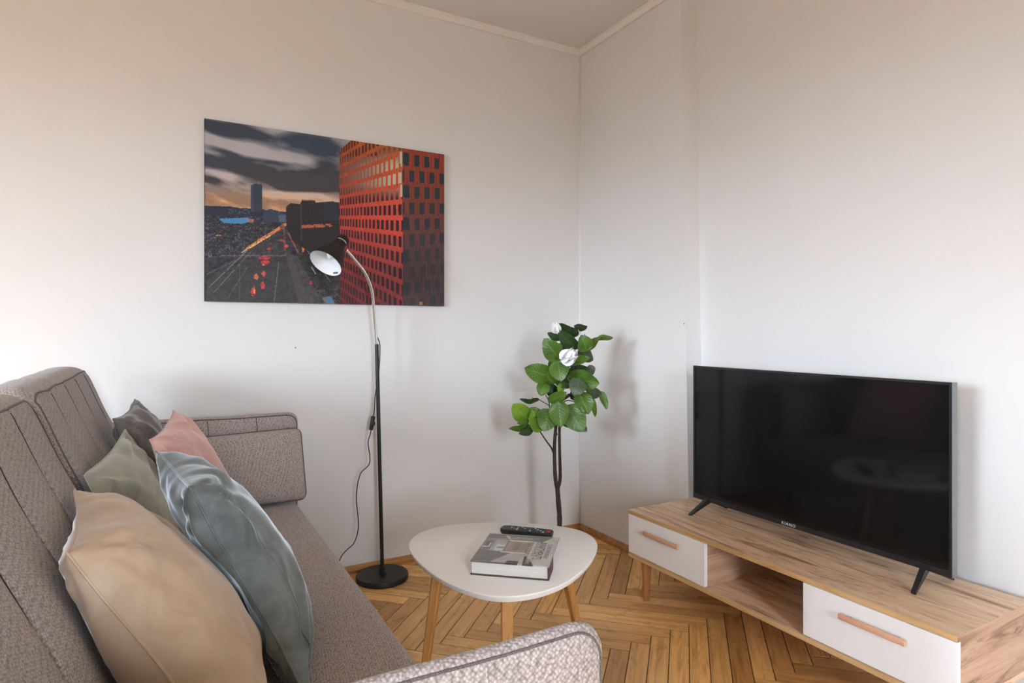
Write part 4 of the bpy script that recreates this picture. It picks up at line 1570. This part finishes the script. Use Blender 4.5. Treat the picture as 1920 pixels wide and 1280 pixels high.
        for i in range(nl + 1):
            u = i / nl
            prof = (math.sin(PI * min(1.0, u ** 0.80)) ** 0.62) if 0 < u < 1 else 0.0
            prof = max(prof, 0.03 if u < 1 else 0.015)
            for j in range(nw + 1):
                s_ = -1 + 2 * j / nw
                wav = 0.03 * L * math.sin(u * 9 + bx) * abs(s_) ** 2
                p = B + m * (L * u) + side * (half * prof * s_) + nr * (curl * (math.sin(PI * u) - 0.8 * u * u) * 0.7 + cup * half * prof * (s_ * s_ - 0.5) + wav)
                V.append(p)
                UV.append((u, (s_ + 1) / 2))
        for i in range(nl):
            for j in range(nw):
                q = i * (nw + 1) + j
                F.append((q, q + 1, q + nw + 2, q + nw + 1))
        n0 = len(V)
        # leaf blade has a little thickness
        V2 = [p - nr * 0.0005 for p in V]
        F2 = [tuple(n0 + k for k in f[::-1]) for f in F]
        rim = [j for j in range(nw + 1)] + [i * (nw + 1) + nw for i in range(1, nl + 1)] + [nl * (nw + 1) + j for j in range(nw - 1, -1, -1)] + [i * (nw + 1) for i in range(nl - 1, 0, -1)]
        F3 = [(rim[q], n0 + rim[q], n0 + rim[(q + 1) % len(rim)], rim[(q + 1) % len(rim)]) for q in range(len(rim))]
        o = obj('leaf', V + V2, F + F2 + F3, LEAF_M[mi], t, True, angle=60)
        uv = o.data.uv_layers.new(name='UVMap')
        for lp in o.data.loops:
            uv.data[lp.index].uv = UV[lp.vertex_index % n0]

    def flower(cx, cy, d, size, dirv, n=7, open_=0.5):
        c = P(cx, cy, d)
        ax = Vector(dirv).normalized()
        a0 = Vector((0, 0, 1)) if abs(ax.z) < .9 else Vector((1, 0, 0))
        u0 = ax.cross(a0).normalized()
        w0 = ax.cross(u0)
        R = size * K
        f = None
        for q in range(n):
            an = 2 * PI * q / n + (q % 2) * .3
            rad = u0 * math.cos(an) + w0 * math.sin(an)
            tg = ax.cross(rad)
            op = open_ * (1.0 if q % 2 else 0.65)
            V, F = [], []
            for i in range(8):
                u = i / 7
                wd = R * 0.50 * (math.sin(PI * min(1, u ** .75 * .93 + .05)) ** .6)
                for j in range(5):
                    s_ = -1 + j / 2
                    V.append(c + ax * (R * u * 0.95 - 0.10 * R * s_ * s_) + rad * (R * (0.10 + op * math.sin(u * 2.2) * 0.62) - 0.22 * wd * s_ * s_) + tg * wd * s_)
            for i in range(7):
                for j in range(4):
                    k_ = i * 5 + j
                    F.append((k_, k_ + 1, k_ + 6, k_ + 5))
            m = len(V)
            V += [p - rad * 0.0006 for p in V]
            F += [tuple(m + k_ for k_ in ff[::-1]) for ff in F]
            if f is None:
                f = thing_part('flower', t)
            obj('petal', V, F, M_PETAL, f, True)
        return f

    def thing_part(name, parent):
        V, F = vf_lathe([(0.0, -0.004), (0.004, -0.002), (0.005, 0.004), (0.0, 0.010)], P(*cur[:3]), Vector((0, 0, 1)), 10)
        return obj(name, V, F, LEAF_M[2], parent, True)
    cur = (545, 175, -.03)
    flower(545, 175, -.03, 105, (-.15, -.1, 1.0), 7, .42)
    cur = (598, 455, -.09)
    flower(598, 455, -.09, 165, Rv * 0.86 + Vector((0, 0, .55)) - Dv * .25, 7, .42)
    cur = (610, 300, .0)
    flower(610, 310, .0, 60, (0.3, -.2, .6), 5, .35)
    cur = (770, 190, .04)
    flower(770, 190, .04, 60, (0.2, -.1, .6), 5, .35)


build_plant()


# ------------------------------------------------------------------ television stand
ST = dict(x0=1.670, x1=2.060, y0=0.772, y1=1.990, zb=0.170, zt=0.3625)


def build_stand():
    s = ST
    th = 0.016
    t = thing('tv_stand', 'low oak-effect television stand with two white drawers and an open shelf', 'tv stand', ((s['x0'] + s['x1']) / 2, (s['y0'] + s['y1']) / 2, 0))
    fx = s['x0'] + 0.016                       # carcass starts behind the drawer fronts
    top = box('top_panel', (s['x0'] + 0.0012, s['y0'] + 0.0012, s['zt'] - th), (s['x1'], s['y1'], s['zt']), M_OAK_Y, t, 0.0006)
    box('edge_band', (s['x0'], s['y0'] + 0.0012, s['zt'] - th + .0003), (s['x0'] + 0.0018, s['y1'], s['zt'] - .0003), M_OAK_EDGE, top, 0.0004)
    box('edge_band', (s['x0'], s['y0'], s['zt'] - th + .0003), (s['x1'], s['y0'] + 0.0018, s['zt'] - .0003), M_OAK_X, top, 0.0004)
    bot = box('bottom_panel', (s['x0'] + 0.0012, s['y0'], s['zb']), (s['x1'], s['y1'], s['zb'] + th), M_OAK_Y, t, 0.0006)
    box('edge_band', (s['x0'], s['y0'], s['zb'] + .0003), (s['x0'] + 0.0018, s['y1'], s['zb'] + th - .0003), M_OAK_EDGE, bot, 0.0004)
    z0, z1 = s['zb'] + th, s['zt'] - th
    ya, yb = 1.188, 1.578
    box('side_panel', (fx, s['y0'], z0), (s['x1'], s['y0'] + th, z1), M_OAK_X, t, 0.0006)
    box('side_panel', (fx, s['y1'] - th, z0), (s['x1'], s['y1'], z1), M_OAK_X, t, 0.0006)
    box('divider', (fx, ya - th, z0), (s['x1'], ya, z1), M_OAK_X, t, 0.0006)
    box('divider', (fx, yb, z0), (s['x1'], yb + th, z1), M_OAK_X, t, 0.0006)
    box('back_panel', (s['x1'] - 0.006, s['y0'] + th, z0), (s['x1'] - 0.002, s['y1'] - th, z1), M_OAK_Y, t, 0.0)
    for a, b, ha, hb in ((yb - 0.001, s['y1'] - 0.001, 1.690, 1.880), (s['y0'] + 0.0015, ya + 0.001, 0.885, 1.066)):
        d = box('drawer', (s['x0'] + 0.001, a, z0 + 0.003), (s['x0'] + 0.0155, b, z1 - 0.0015), M_WHITE, t, 0.0008)
        h = from_bm('handle', bm_box((s['x0'] - 0.021, ha, 0.290), (s['x0'] - 0.010, hb, 0.306), 0.0035, 3), M_BEECH, d, True, 40)
        for hy in (ha + 0.025, hb - 0.025):
            V, F = vf_tube([(s['x0'] - 0.012, hy, 0.298), (s['x0'] + 0.002, hy, 0.298)], 0.004, 10)
            obj('handle_post', V, F, M_BEECH, d, True, angle=40)
    for lx in (s['x0'] + 0.045, s['x1'] - 0.05):
        for ly in (s['y0'] + 0.075, s['y1'] - 0.060):
            lathe('leg', [(0.0, 0.0), (0.0115, 0.0), (0.0125, 0.002), (0.0195, s['zb'] - 0.001)], (lx, ly, 0), M_LEGWOOD, t, n=24, ce=True, angle=40)


build_stand()


# ------------------------------------------------------------------ television
def build_tv():
    x, y0, y1, z0, z1 = 1.900, 0.894, 1.854, 0.415, 0.957
    s = ST
    t = thing('television', 'black flat-screen television on the oak-effect stand', 'television', (1.925, (y0 + y1) / 2, s['zt']))
    box('back_cover', (x + 0.010, y0 + 0.001, z0 + 0.001), (x + 0.030, y1 - 0.001, z1 - 0.001), M_TV_FRAME, t, 0.003, 2)
    box('rear_housing', (x + 0.028, y0 + 0.17, z0 + 0.02), (x + 0.072, y1 - 0.17, z0 + 0.30), M_TV_FRAME, t, 0.012, 2)
    # rim and bezel
    e = 0.0075
    eb = 0.018
    parts = [vf_box((x, y0, z1 - e), (x + 0.012, y1, z1)), vf_box((x, y0, z0), (x + 0.012, y1, z0 + eb)),
             vf_box((x, y0, z0 + eb), (x + 0.012, y0 + e, z1 - e)), vf_box((x, y1 - e, z0 + eb), (x + 0.012, y1, z1 - e))]
    V, F = join(parts)
    fr = obj('bezel', V, F, M_TV_FRAME, t)
    for q0, q1 in ((y0 - 0.0015, y0), (y1, y1 + 0.0015)):
        V, F = vf_box((x + 0.0005, q0, z0), (x + 0.026, q1, z1))
        obj('side_trim', V, F, M_TV_EDGE, fr)
    box('screen', (x + 0.0030, y0 + e, z0 + eb), (x + 0.009, y1 - e, z1 - e), M_TV_SCREEN, t, 0.0)
    text_mesh('logo', 'KIANO', 0.0150, (x - 0.0004, (1.408), z0 + 0.0085), (0, -1, 0), (0, 0, 1), M_LOGO, t, 0.0003, 1.25)
    # feet: two prongs each
    zt = s['zt']
    for fy, sp in ((1.797, 1), (0.954, -1)):
        V, F = [], []
        parts = []
        hub_y = fy - 0.015 * sp
        for end in ((1.822, fy), (2.028, fy)):
            a = Vector((x + 0.018, hub_y, z0 + 0.004))
            b = Vector((end[0], end[1], zt + 0.004))
            d = (b - a)
            w = Vector((0, 1, 0)) * 0.0085
            up = d.cross(Vector((0, 1, 0))).normalized()
            if up.z < 0:
                up = -up
            vv = []
            for p, h, ww in ((a, 0.015, 1.0), (a.lerp(b, .5), 0.009, .9), (b, 0.004, .75)):
                vv += [p + w * ww + up * h, p - w * ww + up * h, p - w * ww - up * h * .6, p + w * ww - up * h * .6]
            for q in vv:
                q.z = max(q.z, zt + 0.0004)
            ff = []
            for i in range(2):
                for j in range(4):
                    jj = (j + 1) % 4
                    ff.append((i * 4 + j, i * 4 + jj, (i + 1) * 4 + jj, (i + 1) * 4 + j))
            ff += [(3, 2, 1, 0), (8, 9, 10, 11)]
            parts.append((vv, ff))
        V, F = join(parts)
        obj('foot', V, F, M_TV_FRAME, t)


build_tv()


# ------------------------------------------------------------------ book and remote control
def book_cover(u, v):
    """u along the front edge (0 left, 1 spine side), v front to back"""
    img = np.zeros(u.shape + (3,))
    img[:] = (138, 132, 126)
    n = fbm(u * 14, v * 12, 4, 4.0)

    def put(mask, col, a=1.0):
        a = np.where(mask, a, 0.0)[..., None]
        img[:] = img * (1 - a) + np.array(col, float) * a
    P = lambda pts: poly_mask(u, v, pts)
    put(P([(0, 0), (.50, 0), (.40, .36), (0, .40)]), (118, 110, 106))
    put(P([(.25, 0.02), (.45, .34), (.72, .34), (.74, .02)]), (186, 176, 176))
    put(P([(.44, .0), (.46, .09), (.60, .09), (.60, .0)]), (62, 52, 56))
    put(P([(.60, .0), (.60, .22), (.66, .22), (.66, .0)]), (190, 186, 180))
    put(P([(.66, .0), (.64, .26), (.70, .26), (.79, .0)]), (66, 70, 70))
    put(P([(.69, .03), (.68, .22), (.71, .22), (.74, .03)]), (150, 154, 152), .8)
    put(P([(.34, .36), (.34, .74), (.66, .78), (.66, .36)]), (166, 150, 146))
    put((u > .34) & (u < .66) & (((u * 34) % 1) > .6) & (v > .38) & (v < .72), (128, 110, 108), .7)
    put((u > .44) & (u < .52) & (v > .44) & (v < .72), (140, 122, 100), .8)
    put((np.abs(v - .77) < .02) & (u > .34) & (u < .68), (218, 212, 206))
    put((np.abs(v - .355) < .018) & (u > .30) & (u < .66), (222, 214, 206))
    put(P([(.14, .38), (.16, .78), (.32, .80), (.32, .36)]), (166, 170, 166))
    put((u > .20) & (u < .32) & (v > .38) & (v < .62) & (n > .45), (206, 214, 210), .9)
    put((u > .22) & (u < .31) & (np.abs(v - .50) < .03), (84, 104, 108), .7)
    put(P([(.02, .45), (.04, .70), (.12, .72), (.12, .42)]), (92, 86, 84))
    put((u > .02) & (u < .11) & (np.abs(v - .50) < .025), (206, 200, 198), .9)
    put((np.abs(u - .105) < .008) & (v > .5) & (v < .66), (226, 222, 220))
    put(P([(0, .80), (0, 1), (.30, 1), (.24, .84)]), (116, 110, 106))
    put(P([(.22, .97), (.34, .80), (.70, .80), (.80, .97)]), (132, 134, 132))
    put(P([(.24, .95), (.29, .95), (.35, .82), (.32, .82)]), (196, 198, 198))
    put((u > .36) & (u < .64) & (v > .84) & (v < .90) & (n > .40), (170, 152, 152), .8)
    put(v > .965, (150, 152, 148))
    put((np.abs(v - .955) < .012), (78, 82, 80), .8)
    put(P([(.63, .36), (.63, .74), (.68, .76), (.68, .36)]), (128, 112, 108))
    put((u > .64) & (u < .675) & (v > .38) & (v < .74) & (((v * 14) % 1) > .5), (206, 196, 192), .9)
    put(P([(.68, .20), (.68, .78), (.78, .82), (.80, .12)]), (200, 200, 194))
    put((np.abs(u - .735) < .012) & (v > .25) & (v < .76), (158, 158, 152), .8)
    put(P([(.80, .0), (.74, .16), (.78, .82), (.90, 1.0), (1, 1), (1, 0)]), (204, 204, 203))
    put(P([(.79, .77), (.68, .80), (.80, .97), (.92, 1.0)]), (120, 124, 122))
    put((u > .70) & (u < .78) & (v > .10) & (v < .20), (186, 176, 176), .7)
    img[:] = img + (n[..., None] - .45) * 26
    return lin(img)


def build_book():
    FL, BL, BR, FR = (Vector(p) for p in ((0.7135, 1.492, 0), (0.8550, 1.661, 0), (1.0235, 1.527, 0), (0.8660, 1.350, 0)))
    # tidy to a true rectangle
    c = (FL + BL + BR + FR) / 4
    ex = ((FR - FL) + (BR - BL)) / 2
    ey = ((BL - FL) + (BR - FR)) / 2
    w, h = ex.length, ey.length
    ex.normalize()
    ey = (ey - ex * ey.dot(ex)).normalized()
    z0 = TABLE_Z + 0.0003
    hgt = 0.0375
    t = thing('book', 'thick hardcover book with a grey interior photograph on its jacket, on the coffee table', 'book', (c.x, c.y, z0))

    def slab(name, u0, u1, v0, v1, za, zb, mat, parent, r=0.0):
        V = []
        for z in (za, zb):
            for u, v in ((u0, v0), (u1, v0), (u1, v1), (u0, v1)):
                V.append(c + ex * (u * w - w / 2) + ey * (v * h - h / 2) + Vector((0, 0, z0 + z)))
        return obj(name, V, [(0, 3, 2, 1), (4, 5, 6, 7), (0, 1, 5, 4), (1, 2, 6, 5), (2, 3, 7, 6), (3, 0, 4, 7)], mat, parent)
    slab('back_board', 0, 1, 0, 1, 0, 0.0028, M_BOOKBOARD, t)
    slab('pages', 0.015, .985, 0.02, .98, 0.0028, hgt - 0.0032, M_PAPER, t)
    slab('spine', .985, 1.0, 0, 1, 0.0028, hgt - 0.0032, M_MAROON, t)
    o = print_grid('jacket', c - ex * w / 2 - ey * h / 2 + Vector((0, 0, z0 + hgt)), ex * w, ey * h, (0, 0, 1), 150, 150, book_cover,
                   mat_vcol('jacket_print', 0.32, 0.45), t, back=0.0032)
    # dust jacket folded over part of the spine
    slab('jacket_fold', 1.0, 1.006, 0.36, 1.0, 0.002, hgt - 0.0002, mat_fold, t)
    up = c + Vector((0, 0, z0 + hgt + 0.0002))
    text_mesh('title', 'APARTMENTS', 0.035, up + ex * (0.300 * w) + ey * (-0.02 * h), -ey, ex, M_INK, o, 0.0001, 1.0, 0.62)
    text_mesh('subtitle', 'CONTEMPORARY', 0.0165, up + ex * (0.410 * w) + ey * (-0.03 * h), -ey, ex, M_INK2, o, 0.0001, 0.95, 0.9)
    return t


mat_fold = Mat('jacket_paper', (0.62, 0.60, 0.58, 1), 0.4).m
build_book()


def build_remote():
    a = Vector((0.9420, 1.7470, 0))
    b = Vector((1.0590, 1.6230, 0))
    ex = (b - a).normalized()
    ey = Vector((-ex.y, ex.x, 0))
    L, W = (b - a).length, 0.047
    c = (a + b) / 2
    z0 = TABLE_Z + 0.0003
    t = thing('remote_control', 'black television remote control lying behind the book on the coffee table', 'remote control', (c.x, c.y, z0))
    # boat-shaped body: narrower underneath
    V = []
    rings = [(0.93, 0.62, 0.0), (0.985, 0.80, 0.006), (1.0, 1.0, 0.015), (0.997, 0.99, 0.0185), (0.975, 0.93, 0.0205)]
    n = 44
    for sl, sw, z in rings:
        for k in range(n):
            an = 2 * PI * k / n
            cx, sy = math.cos(an), math.sin(an)
            p, q = math.copysign(abs(cx) ** 0.28, cx), math.copysign(abs(sy) ** 0.42, sy)
            V.append(c + ex * (p * sl * L / 2) + ey * (q * sw * W / 2) + Vector((0, 0, z0 + z)))
    F = []
    for i in range(len(rings) - 1):
        for k in range(n):
            l = (k + 1) % n
            F.append((i * n + k, i * n + l, (i + 1) * n + l, (i + 1) * n + k))
    F.append(tuple(range(n))[::-1])
    F.append(tuple((len(rings) - 1) * n + k for k in range(n)))
    obj('body', V, F, M_REMOTE, t, True, angle=35)

    def key(u, v, lw, ww, mat):
        V = []
        for z, k in ((0.020, 1.0), (0.0222, 0.94), (0.0226, 0.7)):
            for q in range(10):
                an = 2 * PI * q / 10
                cx, sy = math.cos(an), math.sin(an)
                V.append(c + ex * (u * L / 2 + math.copysign(abs(cx) ** .6, cx) * lw * k) + ey * (v * W / 2 + math.copysign(abs(sy) ** .6, sy) * ww * k) + Vector((0, 0, z0 + z)))
        F = [(i * 10 + q, i * 10 + (q + 1) % 10, (i + 1) * 10 + (q + 1) % 10, (i + 1) * 10 + q) for i in range(2) for q in range(10)]
        F.append(tuple(20 + q for q in range(10)))
        obj('key', V, F, mat, t, True, angle=40)
    key(0.84, -0.05, 0.0075, 0.0085, M_KEYR)
    rows = 11
    for i in range(rows):
        u = 0.66 - i * 0.125
        for j, v in enumerate((-0.55, -0.18, 0.18, 0.55)):
            if 4 <= i <= 5 and j in (1, 2):
                continue
            m = M_KEYY if (i == 8 and j in (1, 2)) else (M_KEYL if (i * 3 + j * 5) % 4 == 0 else M_KEY)
            key(u, v, 0.0034, 0.0030, m)
    key(0.66 - 4.5 * 0.125, 0.0, 0.0090, 0.0075, M_KEY)
    return t


build_remote()

for o in bpy.data.objects:
    if o.name.startswith('trim_') or o.name.startswith('baseboard'):
        o['kind'] = 'structure'
